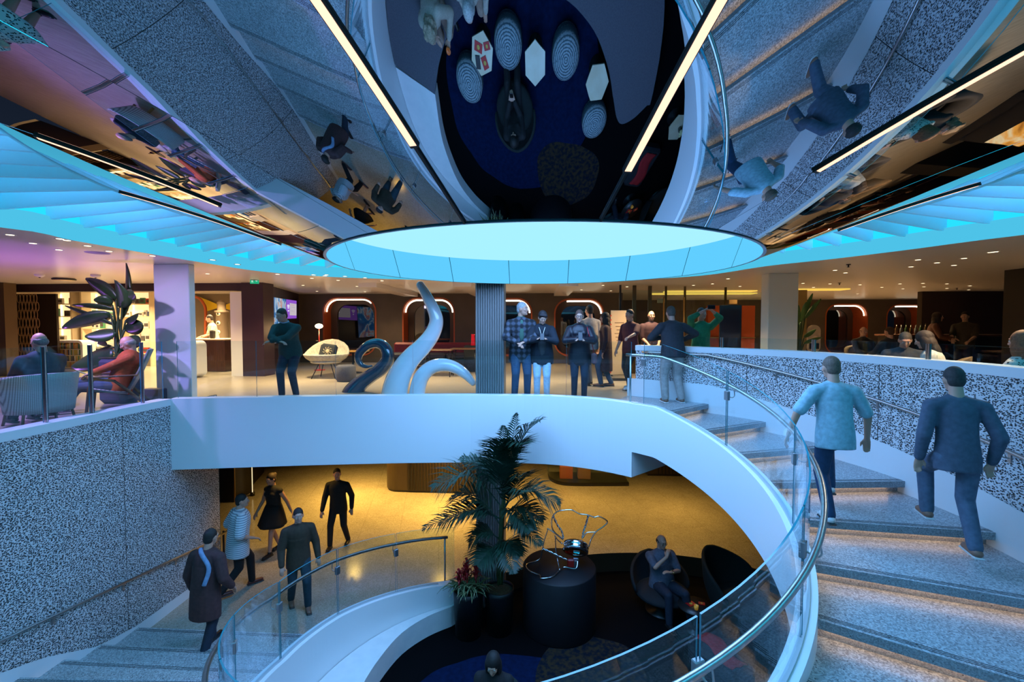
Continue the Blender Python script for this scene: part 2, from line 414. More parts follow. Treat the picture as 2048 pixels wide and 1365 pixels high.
pit=[(PC[0]+PR*cos(radians(a)),PC[1]+PR*sin(radians(a))) for a in frange(0,140,3)]+[tuple(P(t,2.88).xy) for t in frange(-246,-92,4)]+[(2,1.5),(4.6,1.2),(6.5,2.7)]
m=MB(); holed(m,[(-18,-7),(22,-7),(22,27),(-18,27)],pit,PIT_Z-.02,FLR,0,1); struct(m.build('floor_lower',[TERR3,mat('pit_side_wood',(.05,.028,.014),.5)],recalc=False))
# lounge carpet with blue and brown fields
cp=mat('lounge_carpet',(.0012,.0012,.002),.95,spec=.1); t=NT(cp)
co=t.coord(); no=t.n('ShaderNodeTexNoise',Scale=.9,Detail=1.0); t.l(co,no.inputs['Vector'])
fine=t.n('ShaderNodeTexNoise',Scale=14.0,Detail=6.0); t.l(co,fine.inputs['Vector'])
def circ(cx,cy,r,wob):
    g=t.n('ShaderNodeVectorMath',_operation='DISTANCE'); g.inputs[1].default_value=(cx,cy,0)
    fl=t.n('ShaderNodeVectorMath',_operation='MULTIPLY'); fl.inputs[1].default_value=(1,1,0); t.l(co,fl.inputs[0]); t.l(fl.outputs[0],g.inputs[0])
    a=t.n('ShaderNodeMath',_operation='MULTIPLY_ADD'); a.inputs[1].default_value=wob; t.l(no.outputs['Fac'],a.inputs[0]); t.l(g.outputs['Value'],a.inputs[2])
    c=t.n('ShaderNodeMath',_operation='LESS_THAN'); c.inputs[1].default_value=r+wob*.5; t.l(a.outputs[0],c.inputs[0]); return c.outputs[0]
blue=t.ramp(fine.outputs['Fac'],[(.35,(.0012,.006,.028)),(.7,(.002,.011,.048))]); brown=t.ramp(fine.outputs['Fac'],[(.4,(.004,.008,.016)),(.6,(.035,.024,.013))])
m1=t.n('ShaderNodeMixRGB'); m1.inputs[1].default_value=(.0012,.0012,.002,1); t.l(circ(-.35,5.35,1.72,.5),m1.inputs[0]); t.l(blue,m1.inputs[2])
m2=t.n('ShaderNodeMixRGB'); t.l(circ(.78,6.75,.78,.5),m2.inputs[0]); t.l(m1.outputs[0],m2.inputs[1]); t.l(brown,m2.inputs[2]); t.l(m2.outputs[0],t.b.inputs['Base Color'])
m=MB(); m.prism(pit,PIT_Z-.02,PIT_Z); struct(m.build('floor_lounge_carpet',cp),'round dark navy lounge carpet with blue and brown patches')
# --- ceiling around the opening
ce=[(-15,-6),(-6.5,1.5)]
cpx=[(-700,395),(0,455),(150,482),(300,508),(420,528),(520,543),(640,553),(760,558),(900,561),(1079,562),(1250,560),(1400,552),(1530,533),(1650,520),(1800,502),(2048,470),(2700,400)]
edge=[atz(x,y,CEIL) for x,y in cpx]
ce=[(p.x,p.y) for p in smooth_path(edge,4)]
holec=[(ce[0][0],-5.9)]+ce+[(ce[-1][0],-5.9)]
CEILM=mat('ceiling_panel',(.80,.76,.73),.28,spec=.5)
LIPM=emitter('cove_lip_glow',(.09,.64,.95),.85)
m=MB(); holed(m,[(-16,-6.5),(24,-6.5),(24,27),(-16,27)],holec,CEIL,CEIL+.08,2,0)
h_=4+len(holec)
for i_ in range(len(m.m)-len(holec),len(m.m)): m.m[i_]=1
struct(m.build('ceiling',[CEILM,LIPM,WHITE],recalc=False))
# white lip and luminous cove above
CC=V((0,5.66,0))
def zc(R):
    z=5.78
    if R<=3.4: return z+.356*(R-2.45)
    u=R-3.4; return z+.356*.95+.356*u-.5*.082*u*u
def cone(ph,R): a=radians(ph); return V((R*sin(a),CC.y-R*cos(a),zc(R)))
CYAN=emitter('cyan_cove',(.02,.66,1.0),1.15)
m=MB(); rows=[]
for x,y in ce: rows.append([V((x,y,CEIL+.08)),V((x,y,CEIL+.24))])
m.grid(rows,0,False); struct(m.build('trim_cove_lip',LIPM))
m=MB(); ro=[]
ph=[-115,-100,-90,-80]+frange(-72,72,6)+[80,90,100,115]
m.grid([[V((9.5*sin(radians(a)),CC.y-9.5*cos(radians(a)),6.95)),V((4.3*sin(radians(a)),CC.y-4.3*cos(radians(a)),6.98))] for a in frange(-180,180,6)],0,False)
m.grid([[V((9.45*sin(radians(a)),CC.y-9.45*cos(radians(a)),CEIL+.1)),V((9.5*sin(radians(a)),CC.y-9.5*cos(radians(a)),6.95))] for a in frange(-180,180,6)],0,False)
struct(m.build('ceiling_cove_light',CYAN))
# radial fins of the cove
FIN=mat('fin_white',(.75,.84,.9),.5); t=NT(FIN); tl_=t.n('ShaderNodeBsdfTranslucent'); tl_.inputs[0].default_value=(.8,.92,1,1); mx_=t.n('ShaderNodeMixShader',Fac=.55); t.l(t.b.outputs[0],mx_.inputs[1]); t.l(tl_.outputs[0],mx_.inputs[2]); t.l(mx_.outputs[0],t.t.nodes['Material Output'].inputs[0])
cove=empty('ceiling_cove_fins',(0,0,0),0,kind='structure')
def edge_r(a):
    d=V((sin(a),-cos(a))); best=9.0
    for (x0,y0),(x1,y1) in zip(ce,ce[1:]):
        ax,ay=x0,y0-CC.y; bx,by=x1,y1-CC.y
        den=d.x*(by-ay)-d.y*(bx-ax)
        if abs(den)<1e-9: continue
        s=(ax*(by-ay)-ay*(bx-ax))/den; u=(ax*d.y-ay*d.x)/den
        if s>0 and -.001<=u<=1.001: best=min(best,s)
    return best
for a in frange(52,308,4.6):
    ar=radians(a); r1=min(edge_r(ar),9.3); r0=4.72
    d=V((sin(ar),-cos(ar),0)); n=V((cos(ar),sin(ar),0))*.02
    p=CC+d*r0; q=CC+d*(r1+.05); z=6.53
    m=MB(); zs=[(p,z,6.85),(q,CEIL+.2,6.6)]
    vs=[]
    for s_ in(-1,1):
        for w,zb,zt in zs: vs+= [V((w.x,w.y,zb))+n*s_,V((w.x,w.y,zt))+n*s_]
    m.add(vs,[(0,1,3,2),(4,6,7,5),(0,2,6,4),(1,5,7,3),(0,4,5,1),(2,3,7,6)]); m.build('fin',FIN,cove)
# --- mirror cone in sixteen panels
mc=empty('ceiling_mirror_cone',(0,0,0),0,kind='structure')
for k in range(16):
    bd=lambda q: {11.25:10.1,348.75:347.6,371.25:370.1}.get(q,q)
    a0,a1=bd(11.25+22.5*k),bd(11.25+22.5*(k+1))
    m=MB(); m.grid([[cone(a,R) for R in frange(2.45,4.7,.25)] for a in frange(a0+.05,a1-.05,1.5)],0,True)
    m.build('mirror_panel',MIRROR,mc,recalc=False)
m=MB(); m.grid([[cone(a,4.7)+V((0,0,-.012)),cone(a,4.73)+V((0,0,.05))] for a in frange(0,360,3)],0,False)
m.build('mirror_rim',FIN,mc)
# --- luminous oculus
oc=empty('ceiling_oculus',(0,0,0),0,kind='structure')
DISC=emitter('oculus_disc',(.36,.80,1.0),1.12); BAND=emitter('oculus_band',(.12,.62,1.0),1.0)
z0=zc(2.45)-.004
m=MB(); m.lathe([(.001,z0+.43),(2.60,z0+.43)],96,(0,CC.y,0),0,False); m.build('disc_light',DISC,oc)
for k in range(15):
    a0,a1=24*k+.12,24*(k+1)-.12
    m=MB(); m.grid([[V((r*sin(radians(a)),CC.y-r*cos(radians(a)),z)) for r,z in((2.44,z0),(2.60,z0+.43))] for a in frange(a0,a1,2.5)],0,False); m.build('band_panel',BAND,oc)
m=MB(); m.grid([[V((r*sin(radians(a)),CC.y-r*cos(radians(a)),z)) for r,z in((2.455,z0-.004),(2.615,z0+.44))] for a in frange(0,360,3)],0,False); m.build('band_backing',mat('teal_backing',(.01,.06,.09),.5),oc)
m=MB(); m.lathe([(2.43,z0-.003),(2.46,z0-.003)],96,(0,CC.y,0),0,False); m.build('rim',mat('rim_blue',(.5,.6,.7),.4),oc)
# --- rooms: back walls, side walls
WALLB=noisy('brown_grey_wall',(.085,.065,.052),(.07,.053,.043),2,.5)
# ------------------------------------------------------------------ GLASS BALUSTRADES, RAILS, LIGHT BARS
def glass_panel(pts,zb,zt,parent,th=.014):
    # pts: plan points; zb,zt functions of index
    m=MB(); n=len(pts); L=[];
    for i,p in enumerate(pts):
        a=pts[max(i-1,0)];b=pts[min(i+1,n-1)]; d=(b-a).normalized(); nn=V((-d.y,d.x,0))*th/2
        L.append([V((p.x+nn.x,p.y+nn.y,zb(i))),V((p.x+nn.x,p.y+nn.y,zt(i))),V((p.x-nn.x,p.y-nn.y,zt(i))),V((p.x-nn.x,p.y-nn.y,zb(i)))])
    vs=[p for r in L for p in r]; fs=[];ms=[]
    for i in range(n-1):
        a,b=4*i,4*(i+1)
        for k,mi in((0,0),(1,1),(2,0)):
            fs.append((a+k,b+k,b+k+1,a+k+1)); ms.append(mi)
    fs+=[(0,1,2,3),(4*n-4,4*n-1,4*n-2,4*n-3)]; ms+=[1,1]
    k0=len(m.v); m.v+=vs; m.f+=fs; m.m+=ms; m.sm+=[False]*len(fs)
    return m.build('glass_panel',[GLASS,GLASS_EDGE],parent)
jt=[50,47,17,-13,-39,-65,-91,-117,-139,-160.5,-182,-204,-225,-246]
sb=empty('stair_balustrade',(CX,CY,3.65),0,'frameless curved glass balustrade with round steel handrail on the white stair stringer','balustrade')
sb.location=(0,0,0)
for a,b in zip(jt[1:],jt[2:]):
    tt=frange(a-.25,b+.25,3)
    glass_panel([P(t,2.875) for t in tt],lambda i:N(tt[i])+.135,lambda i:N(tt[i])+1.12,sb)
hr=MB(); hp=[]
for t in frange(54,-244,2.5):
    p=P(t,2.975); hp.append(V((p.x,p.y,N(t)+.90)))
hr.tube(hp,.024,12); hr.build('handrail',STEEL,sb)
for t,zz in((52.5,3.66),(-243,.2)):
    p=P(t,2.975); m=MB(); m.tube([(p.x,p.y,zz),(p.x,p.y,N(t)+.89)],.016,10); m.build('end_post',STEEL,sb)
for t in jt[1:-1]:
    p=P(t,2.875); q=P(t,2.975); z=N(t)+.80
    c=MB(); c.box((p.x,p.y,z),(.045,.07,.12),radians(t),bev=.006); cl_=c.build('clamp',mat('clamp_steel',(.35,.35,.36),.35,.9),sb)
    b=MB(); b.tube(smooth_path([(p.x,p.y,z),P(t,2.95)+V((0,0,z-.03)),P(t,2.99)+V((0,0,z)),(q.x,q.y,z+.09)],4),.007,6); b.build('bracket',STEEL,cl_)
# balustrade along the deck edge
fb=empty('deck_edge_balustrade',(0,0,0),0,'straight run of clear glass panels standing on the white deck fascia','balustrade')
def along(pts,px0,px1,y):
    return None
fpath=[V((p.x,p.y+.1,0)) for p in fa if True]
def px_of(p): 
    d=V((p.x,p.y,0)); return 1024+F*d.dot(RT)/d.dot(FW)
fx=[px_of(p) for p in fpath]
def at_px(px):
    for i in range(len(fx)-1):
        if fx[i]<=px<=fx[i+1]: return fpath[i].lerp(fpath[i+1],(px-fx[i])/(fx[i+1]-fx[i]))
    return fpath[0] if px<fx[0] else fpath[-1]
js=[352,511,670,825,979,1133,1287]
for a,b in zip(js,js[1:]):
    pts=[at_px(lerp(a+.6,b-.6,i/6)) for i in range(7)]
    glass_panel(pts,lambda i:3.80,lambda i:4.77,fb)
    # two-tone channel cap at the foot
    
# balustrade on the left wall
lb=empty('left_balustrade',(0,0,0),0,'glass panels with slim steel posts on the coping above the perforated wall','balustrade')
def wl_px(px):
    best=None
    y=-6.3
    k=(px-1077)/F; return V((-6.31,min(-6.31/k,7.3),0))
lpx=[-420,-130,22,127,242,340]
for a,b in zip(lpx,lpx[1:]):
    p,q=wl_px(a),wl_px(b); d=(q-p).normalized()*.03
    glass_panel([p+d,q-d],lambda i:3.80,lambda i:4.77,lb)
for a in lpx[1:-1]:
    p=wl_px(a); m=MB(); m.box((p.x,p.y,4.285),(.05,.018,.97),bev=.003); m.build('post',STEEL,lb)
# balustrade on the right wall
rb=empty('right_balustrade',(0,0,0),0,'low glass panels with twin steel posts on the right hand coping above the seats','balustrade')
rt=[57,40,22,4,-13,-30,-47]
for a,b in zip(rt,rt[1:]):
    tt=frange(a-.3,b+.3,3); glass_panel([P(t,rout(t)+.1) for t in tt],lambda i:4.65,lambda i:4.785,rb) if False else glass_panel([P(t,rout(t)+.1) for t in tt],lambda i:4.65,lambda i:4.83,rb)
for a in rt[1:-1]:
    p=P(a,rout(a)+.1); m=MB()
    for s in(-1,1): m.box((p.x-sin(radians(a))*.016*s,p.y+cos(radians(a))*.016*s,4.74),(.03,.012,.18),radians(a))
    m.build('post',STEEL,rb)
# wall handrails
def handrail(name,label,pts,brk,nrm):
    e=empty(name,(0,0,0),0,label,'handrail')
    m=MB(); m.tube(pts,.021,10); m.build('rail',STEEL,e)
    for i in brk:
        p=pts[i]; n_=nrm(p); b=MB(); b.tube(smooth_path([p+V((0,0,-.02)),p+V((0,0,-.07)),p+n_*.03+V((0,0,-.09)),p+n_*.075+V((0,0,-.09))],3),.007,6); b.box(p+n_*.075+V((0,0,-.09)),(.03,.03,.09)); b.build('bracket',STEEL,e)
pts=[]
for t in frange(58,-58,2):
    p=P(t,rout(t)-.075); pts.append(V((p.x,p.y,N(t)+.87)))
handrail('wall_handrail','round steel handrail fixed to the curved perforated wall beside the upper steps',pts,range(6,len(pts),9),lambda p:V((p.x-CX,p.y-CY,0)).normalized())
pts=[V((-6.11,y,.99+max(0,8.0-y)*.138)) for y in frange(8.5,4.6,.25)]
z_e=pts[-1].z; t0=-168
for t in frange(t0,-70,3):
    p=P(t,rout(t)-.09); pts.append(V((p.x,p.y,max(z_e+.02,N(t)+.87))))
handrail('wall_handrail','round steel handrail sloping down the perforated wall to the lower floor',pts,range(1,len(pts),4),lambda p:V((-1,0,0)) if p.y>4.4 else V((p.x-CX,p.y-CY,0)).normalized())
m=MB(); m.box((-6.16,8.44,.6),(.03,.02,.82)); m.build('end_post',DARK,bpy.data.objects['wall_handrail.001'])
# light bars on the mirror
for a,r0,r1,lab in ((-12.4,3.2,4.66,'left of the two long glowing light bars that point at the blue oculus'),(10.1,2.95,4.66,'right of the two long glowing light bars that point at the blue oculus'),
    (33.75,3.15,4.62,'glowing light bar crossing the mirrored perforated wall at upper right'),(-56.25,3.3,4.45,'glowing light bar crossing the golden reflections at upper left'),
    (-78.75,3.0,4.64,'thin light bar along the left rim of the mirror ceiling'),(78.75,3.22,4.42,'thin light bar along the right rim of the mirror ceiling')):
    e=empty('light_bar',tuple(cone(a,r0)),0,lab,'light','light bars on the mirror ceiling' if False else None); bpy.context.view_layer.update()
    p,q=cone(a,r0),cone(a,r1); d=(q-p).normalized(); sidev=V((cos(radians(a)),sin(radians(a)),0)); dn=sidev.cross(d).normalized()
    if dn.z>0: dn=-dn
    def beam(nm,off,w,h,mt,p_,q_,par=None):
        m=MB(); rows=[]
        ra,rb=hypot(p_.x,p_.y-CC.y),hypot(q_.x,q_.y-CC.y)
        for i in range(9):
            c=cone(a,lerp(ra,rb,i/8)); rows.append([c+sidev*(w/2*s)+dn*(off+h*u)-V(e.location) for s,u in((-1,0),(-1,1),(1,1),(1,0))])
        m.grid(rows,0,False,False,True); m.f+=[[0,1,2,3],[35,34,33,32]]; m.m+=[0,0]; m.sm+=[False,False]; return m.build(nm,mt,par or e)
    hs_=beam('housing',.001,.050,.016,mat('bar_housing',(.05,.04,.035),.4,.5),p,q)
    beam('tube',.0165,.040,.0025,LED2,p+d*.02,q-d*.02,hs_)
    if abs(a)<13: beam('rod',.002,.016,.014,DARK,cone(a,2.46),p)
# columns
def flutedcol():
    m=MB(); x0,x1,y0,y1=-1.145,-.625,8.22,8.72
    pts=[]; n=12
    for i in range(n):
        w=(x1-x0)/n; a=x0+w*i
        pts+=[(a+w*.12,y0+.0),(a+w*.5,y0-.018),(a+w*.88,y0),(a+w*.94,y0+.022)]
    pts+=[(x1,y0+.01),(x1,y1),(x0,y1),(x0,y0+.01)]
    m.prism(pts,PIT_Z,5.88); return m
struct(flutedcol().build('trim_fluted_column',mat('column_grey',(.30,.28,.27),.4,.3)))
m=MB(); m.box((-6.9,8.28,4.92),(.70,.15,2.54),bev=.01); struct(m.build('trim_left_column',WHITE))
m=MB(); m.box((5.40,10.58,4.92),(.64,.34,2.54),bev=.01); struct(m.build('trim_right_column',mat('cream_column',(.82,.82,.74),.5)))
m=MB(); m.box((11.85,9.945,4.92),(4.2,.45,2.54)); struct(m.build('wall_right_block',mat('near_black_wood',(.008,.006,.005),.5)))
# sculptures
def tentacle(name,c,sc,ox,oy,Y,m_,label,flat=1,dy=None):
    pts=[];rad=[]
    for i,(x,y,w) in enumerate(c):
        p=aty(ox+x/sc,oy+y/sc,Y+(dy[i] if dy else 0)); pts.append(p); rad.append(w/2/sc/F*Y)
    sp=smooth_path(pts,6); rr=[p.x for p in smooth_path([(r,0,0) for r in rad],6)]
    z=min(p.z-r*.0 for p,r in zip(sp,rr))
    # rounded tip
    t=(sp[0]-sp[1]).normalized(); r0=rr[0]
    tip=[sp[0]+t*(r0*sin(a)) for a in (1.5,1.2,.8,.4)]; tr=[max(r0*cos(a),.001) for a in (1.5,1.2,.8,.4)]
    m=MB(); m.tube(tip+sp,tr+rr,24); return m
GW=mat('gloss_white',(.80,.82,.84),.12,coat=1); GB=mat('gloss_navy',(.010,.045,.085),.10,coat=1)
sc_=empty('tentacle_sculpture',(-2.6,8.7,DECK),0,'tall glossy white sculpture of two curling tentacles by the glass balustrade','sculpture')
def wloc(o,par): o.matrix_parent_inverse=Matrix.Translation(-V(par.location))
t1=[(705,150,48),(750,230,64),(788,310,76),(797,370,84),(770,440,94),(715,510,106),(645,580,120),(592,660,136),(562,740,150),(552,805,158),(550,850,162)]
t2=[(1012,720,38),(965,668,58),(900,628,70),(830,615,78),(762,634,84),(712,685,90),(690,750,93),(684,805,94),(684,850,95)]
for c in(t1,t2):
    o=tentacle('tentacle',c,2.926,600,520,8.75,GW,'').build('tentacle',GW,sc_); wloc(o,sc_)
t3=[(815,866,22),(765,876,38),(705,858,58),(664,800,84),(680,720,98),(760,640,104),(850,608,112),(935,628,124),(990,700,140),(995,800,152),(920,900,160),(800,985,165),(680,1075,190),(600,1180,240),(580,1290,290)]
o=tentacle('t',t3,5.69,600,580,9.3,GB,'').build('tentacle_sculpture',GB)
tag(o,'glossy dark blue tentacle sculpture ending in a curled spiral','sculpture')
# ------------------------------------------------------------------ PEOPLE
SKIN=mat('skin_fair',(.50,.27,.19),.5); SKIN2=mat('skin_tan',(.42,.24,.16),.5)
LIP=mat('lips',(.42,.16,.14),.5); EYEW=mat('eye_white',(.75,.73,.7),.3); EYEB=mat('eye_dark',(.02,.015,.01),.25)
def cloth(name,c,rough=.85,c2=None,scale=22):
    return noisy(name,c,c2 or tuple(q*.75 for q in c),scale,rough)
def rot(v,ax,deg): return Quaternion(ax,radians(deg))@V(v)
def ik(a,b,l1,l2,pole):
    a,b=V(a),V(b); d=b-a; L=min(max(d.length,.05),(l1+l2)*.998); d.normalize(); b=a+d*L
    x=(l1*l1-l2*l2+L*L)/(2*L); h=sqrt(max(l1*l1-x*x,0)); pl=V(pole); pl=pl-d*pl.dot(d)
    if pl.length<1e-4: pl=d.orthogonal()
    return a+d*x+pl.normalized()*h, b
def remesh(o,vox,sm=4,disp=0):
    r=o.modifiers.new('remesh','REMESH'); r.mode='VOXEL'; r.voxel_size=vox; r.use_smooth_shade=True
    s=o.modifiers.new('smooth','SMOOTH'); s.iterations=sm; s.factor=.5
    return o
class Person:
    # local frame: feet at z=0, facing +Y, x to the person's right
    def __init__(s,label,loc,face,h=1.72,ph=.93,pel=(0,0),lean=0,side=0,twist=0,head=(0,0,0),lh=(-.24,.04,.80),rh=(.24,.04,.80),
                 lf=(-.10,0,0),rf=(.10,0,0),fat=1.0,fem=False,skin=SKIN,vox=.012,epl=(-.5,-1,-.2),epr=(.5,-1,-.2),kp=(0,1,.05),lheel=0,rheel=0,group=None,hands=(None,None),shoefwd=(0,0)):
        k=h/1.72; s.k=k; s.vox=vox; s.fat=fat; s.fem=fem; s.skin=skin
        s.e=empty('person',tuple(loc),face,label,'person',group); s.h=h
        q=lambda *a: V(a)*k
        s.P=V((pel[0],pel[1],ph))*1.0
        R=Matrix.Rotation(radians(-lean),3,'X')@Matrix.Rotation(radians(side),3,'Y')
        s.R=R
        s.T=R@Matrix.Rotation(radians(twist),3,'Z')
        s.waist=s.P+R@q(0,0,.12); s.chest=s.P+R@q(0,.01,.33); s.nb=s.P+R@q(0,-.01,.50)
        sw=.175 if fem else .195
        s.sl=s.nb+s.T@q(-sw,0,-.075); s.sr=s.nb+s.T@q(sw,0,-.075)
        hp,hy,hr=head
        s.H=Matrix.Rotation(radians(hy),3,'Z')@Matrix.Rotation(radians(-hp),3,'X')@Matrix.Rotation(radians(hr),3,'Y')
        s.hc=s.nb+(R@q(0,.015,.06))+s.H@q(0,.03,.120)
        s.el,s.wl=ik(s.sl,V(lh),.285*k,.255*k,epl); s.er,s.wr=ik(s.sr,V(rh),.285*k,.255*k,epr)
        s.hl=s.P+R@q(-.09,0,-.03); s.hr=s.P+R@q(.09,0,-.03)
        lf,rf=V(lf),V(rf); 
        s.al=lf+V((0,-.02,.085*k+lheel)); s.ar=rf+V((0,-.02,.085*k+rheel))
        kpl,kpr=(kp if isinstance(kp[0],tuple) else (kp,kp))
        s.kl,s.al=ik(s.hl,s.al,.43*k,.43*k,kpl); s.kr,s.ar=ik(s.hr,s.ar,.43*k,.43*k,kpr)
        s.hands=hands; s.body()
    def fin(s,m,name,mt,vox=None,sm=4):
        o=m.build(name,mt,s.e,recalc=False); return remesh(o,vox or s.vox,sm)
    def hand(s,m,w,el,side,tgt):
        k=s.k; d=(w-el).normalized() if tgt is None else V(tgt).normalized()
        up=V((0,0,1)); x=d.cross(up)
        if x.length<.1: x=V((1,0,0))*1.0-d*d.x
        x.normalize(); n=x.cross(d).normalized()
        p=w+d*.045*k
        m.caps(w,w+d*.075*k,.030*k,.036*k,8,(1.05,.5),xdir=x)
        for i,(off,L) in enumerate(((-.027,.066),(-.009,.076),(.009,.072),(.027,.056))):
            b=w+d*.085*k+x*off*k; kn=b+d*L*.5*k-n*.010*k; tp=kn+d*L*.42*k-n*.028*k
            m.caps(b-d*.02*k,kn,.0095*k,.009*k,6); m.caps(kn,tp,.009*k,.0075*k,6)
        th=w+d*.03*k+x*side*.026*k; t2=th+d*.035*k+x*side*.028*k-n*.012*k
        m.caps(th,t2,.0125*k,.010*k,6); m.caps(t2,t2+d*.032*k-n*.008*k,.010*k,.008*k,6)
    def body(s):
        k=s.k; f=s.fat; m=MB(); R=s.R; T=s.T
        def E(c,r,Rm): m.ell((0,0,0),r,10,14,0,Matrix.Translation(c)@Rm.to_4x4())
        E(s.chest+R@V((0,0,.02))*k,(.160*k*f,.108*k*f,.19*k),T)
        E(s.waist,(.145*k*f,.105*k*f,.15*k),R); E(s.P+R@V((0,-.01,-.01))*k,(.165*k*f,.115*k*f,.125*k),R)
        m.caps(s.nb-R@V((0,0,.03))*k,s.hc-s.H@V((0,.035,.05))*k,.060*k,.052*k,12)
        for sh,el,wr,si in((s.sl,s.el,s.wl,-1),(s.sr,s.er,s.wr,1)):
            m.caps(s.nb+R@V((si*.05,0,-.03))*k,sh,.058*k,.056*k,10)
            m.caps(sh,el,.050*k*f,.040*k,10); m.caps(el,wr,.040*k,.027*k,10)
        s.hand(m,s.wl,s.el,1,s.hands[0]); s.hand(m,s.wr,s.er,-1,s.hands[1])
        for h_,kn,an in((s.hl,s.kl,s.al),(s.hr,s.kr,s.ar)):
            m.caps(h_,kn,.085*k*f,.056*k,12); m.caps(kn,an,.054*k,.036*k,10)
            fd=s.fdir(kn,an); m.caps(an+V((0,0,-.04))*k,an+fd*.13*k+V((0,0,-.055))*k,.036*k,.028*k,8)
        # head
        Hm=Matrix.Translation(s.hc)@s.H.to_4x4()
        m.ell((0,-.008*k,.012*k),(.074*k,.094*k,.105*k),14,18,0,Hm)
        m.ell((0,.026*k,-.052*k),(.056*k,.062*k,.066*k),12,14,0,Hm)       # jaw
        m.ell((0,.070*k,-.088*k),(.024*k,.022*k,.02*k),8,10,0,Hm)         # chin
        m.caps(Hm@V((0,.088,.012))*1 if False else Hm@(V((0,.086,.016))*k),Hm@(V((0,.104,-.024))*k),.010*k,.015*k,8)   # nose
        m.ell((0,.078*k,.034*k),(.052*k,.018*k,.012*k),6,12,0,Hm)         # brow ridge
        for si in(-1,1):
            m.ell((si*.036*k,.068*k,-.022*k),(.022*k,.02*k,.018*k),6,10,0,Hm)
            m.ell((si*.076*k,-.006*k,-.008*k),(.010*k,.022*k,.032*k),8,8,0,Hm)  # ears
        s.fin(m,'body',s.skin,min(s.vox,.009),3)
        lp=MB(); lp.ell((0,.086*k,-.056*k),(.023*k,.010*k,.0075*k),6,10,0,Hm); lp.build('lips',LIP,s.e,recalc=False)
        for si in(-1,1):
            e=MB(); e.ell((si*.031*k,.080*k,.010*k),(.0125*k,.0085*k,.0075*k),6,10,0,Hm); e.ell((si*.031*k,.0865*k,.010*k),(.0055*k,.004*k,.006*k),6,8,1,Hm); e.build('eye',[EYEW,EYEB],s.e,recalc=False)
        s.Hm=Hm
    def fdir(s,kn,an):
        d=V((an.x-kn.x,an.y-kn.y,0)); return V((0,1,0))
    def hair(s,style,c,c2=None):
        k=s.k; m=MB(); mt=noisy('hair_%s_%d'%(style,int(sum(c)*9999)),c,c2 or tuple(q*.6 for q in c),60,.7)
        def E(c_,r_): m.ell(tuple(q*k for q in c_),tuple(q*k for q in r_),10,16,0,s.Hm)
        if style=='short':
            E((0,-.018,.034),(.079,.097,.096)); E((0,-.052,-.012),(.070,.058,.075))
        elif style=='balding':
            E((0,-.056,-.006),(.073,.058,.06)); E((-.066,-.02,.005),(.016,.05,.035)); E((.066,-.02,.005),(.016,.05,.035))
        elif style=='crop':
            E((0,-.020,.036),(.085,.103,.103)); E((0,-.05,-.02),(.076,.066,.08)); E((-.03,.062,.072),(.05,.036,.035)); E((.025,.055,.078),(.05,.034,.03))
        elif style in('long','curly'):
            E((0,-.02,.035),(.090,.106,.104)); E((0,-.055,-.06),(.098,.072,.125)); E((-.075,-.012,-.06),(.030,.06,.12)); E((.075,-.012,-.06),(.030,.06,.12))
            E((0,-.075,-.16),(.095,.055,.12))
            if style=='curly':
                rn=random.Random(3)
                for i in range(46):
                    a=rn.uniform(0,2*pi); z=rn.uniform(-.22,.11); r=.085+.02*(z<0)
                    x,y=cos(a)*r,-.03+sin(a)*r
                    if y>.045 : continue
                    E((x,y,z),(.026,.026,.026))
        elif style=='bun':
            E((0,-.02,.035),(.086,.103,.1)); E((0,-.055,-.02),(.078,.06,.08)); E((0,-.115,.06),(.045,.045,.045))
        return s.fin(m,'hair',mt,.008 if style!='curly' else .007,2)
    def top(s,mt,sleeve=1.0,length=.12,loose=.018,name='shirt',collar=None,hem=1.0):
        k=s.k; f=s.fat; m=MB(); R=s.R; T=s.T; L=loose
        def E(c,r,Rm): m.ell((0,0,0),r,10,16,0,Matrix.Translation(c)@Rm.to_4x4())
        E(s.chest+R@V((0,0,.03))*k,(.160*k*f+L,.108*k*f+L,.19*k+L*.3),T)
        hz=s.P.z-(.02+length)*k; n=20; rows=[]
        A=s.chest-R@V((0,0,.02))*k; B=V((s.P.x,s.P.y,hz))-R@V((0,.01,0))*k
        for i in range(7):
            u=i/6; c=A.lerp(s.waist,min(1,u*2.2)) if u<.45 else s.waist.lerp(B,(u-.45)/.55)
            rx=interp([(0,.158),(.4,.148),(.75,.172*hem),(1,.170*hem)],u)*k*f+L; ry=interp([(0,.110),(.4,.108),(.75,.122*hem),(1,.124*hem)],u)*k*f+L
            M=T if u<.4 else R
            rows.append([c+M@V((rx*cos(2*pi*j/n),ry*sin(2*pi*j/n),0)) for j in range(n)])
        b0=len(m.v); m.grid(rows,0,True,False,True); m.f.append([b0+j for j in range(n)]);m.m.append(0);m.sm.append(False); m.f.append([b0+6*n+j for j in reversed(range(n))]);m.m.append(0);m.sm.append(False)
        if s.fem: 
            for si in(-1,1): E(s.chest+T@V((si*.07,.085*f,.03))*k,(.066*k,.055*k,.062*k),T)
        for sh,el,wr,si in((s.sl,s.el,s.wl,-1),(s.sr,s.er,s.wr,1)):
            m.caps(s.nb+R@V((si*.045,0,-.03))*k,sh,.052*k+L*.5,.050*k+L,10)
            if sleeve>0:
                m.caps(sh,sh.lerp(el,min(1,sleeve*2)),.050*k*f+L,.042*k+L*(1.1),10)
                if sleeve>.5: m.caps(el,el.lerp(wr,(sleeve-.5)*2*.97),.042*k+L,.030*k+L*.8,10)
        o=s.fin(m,name,mt,max(s.vox,.010),7)
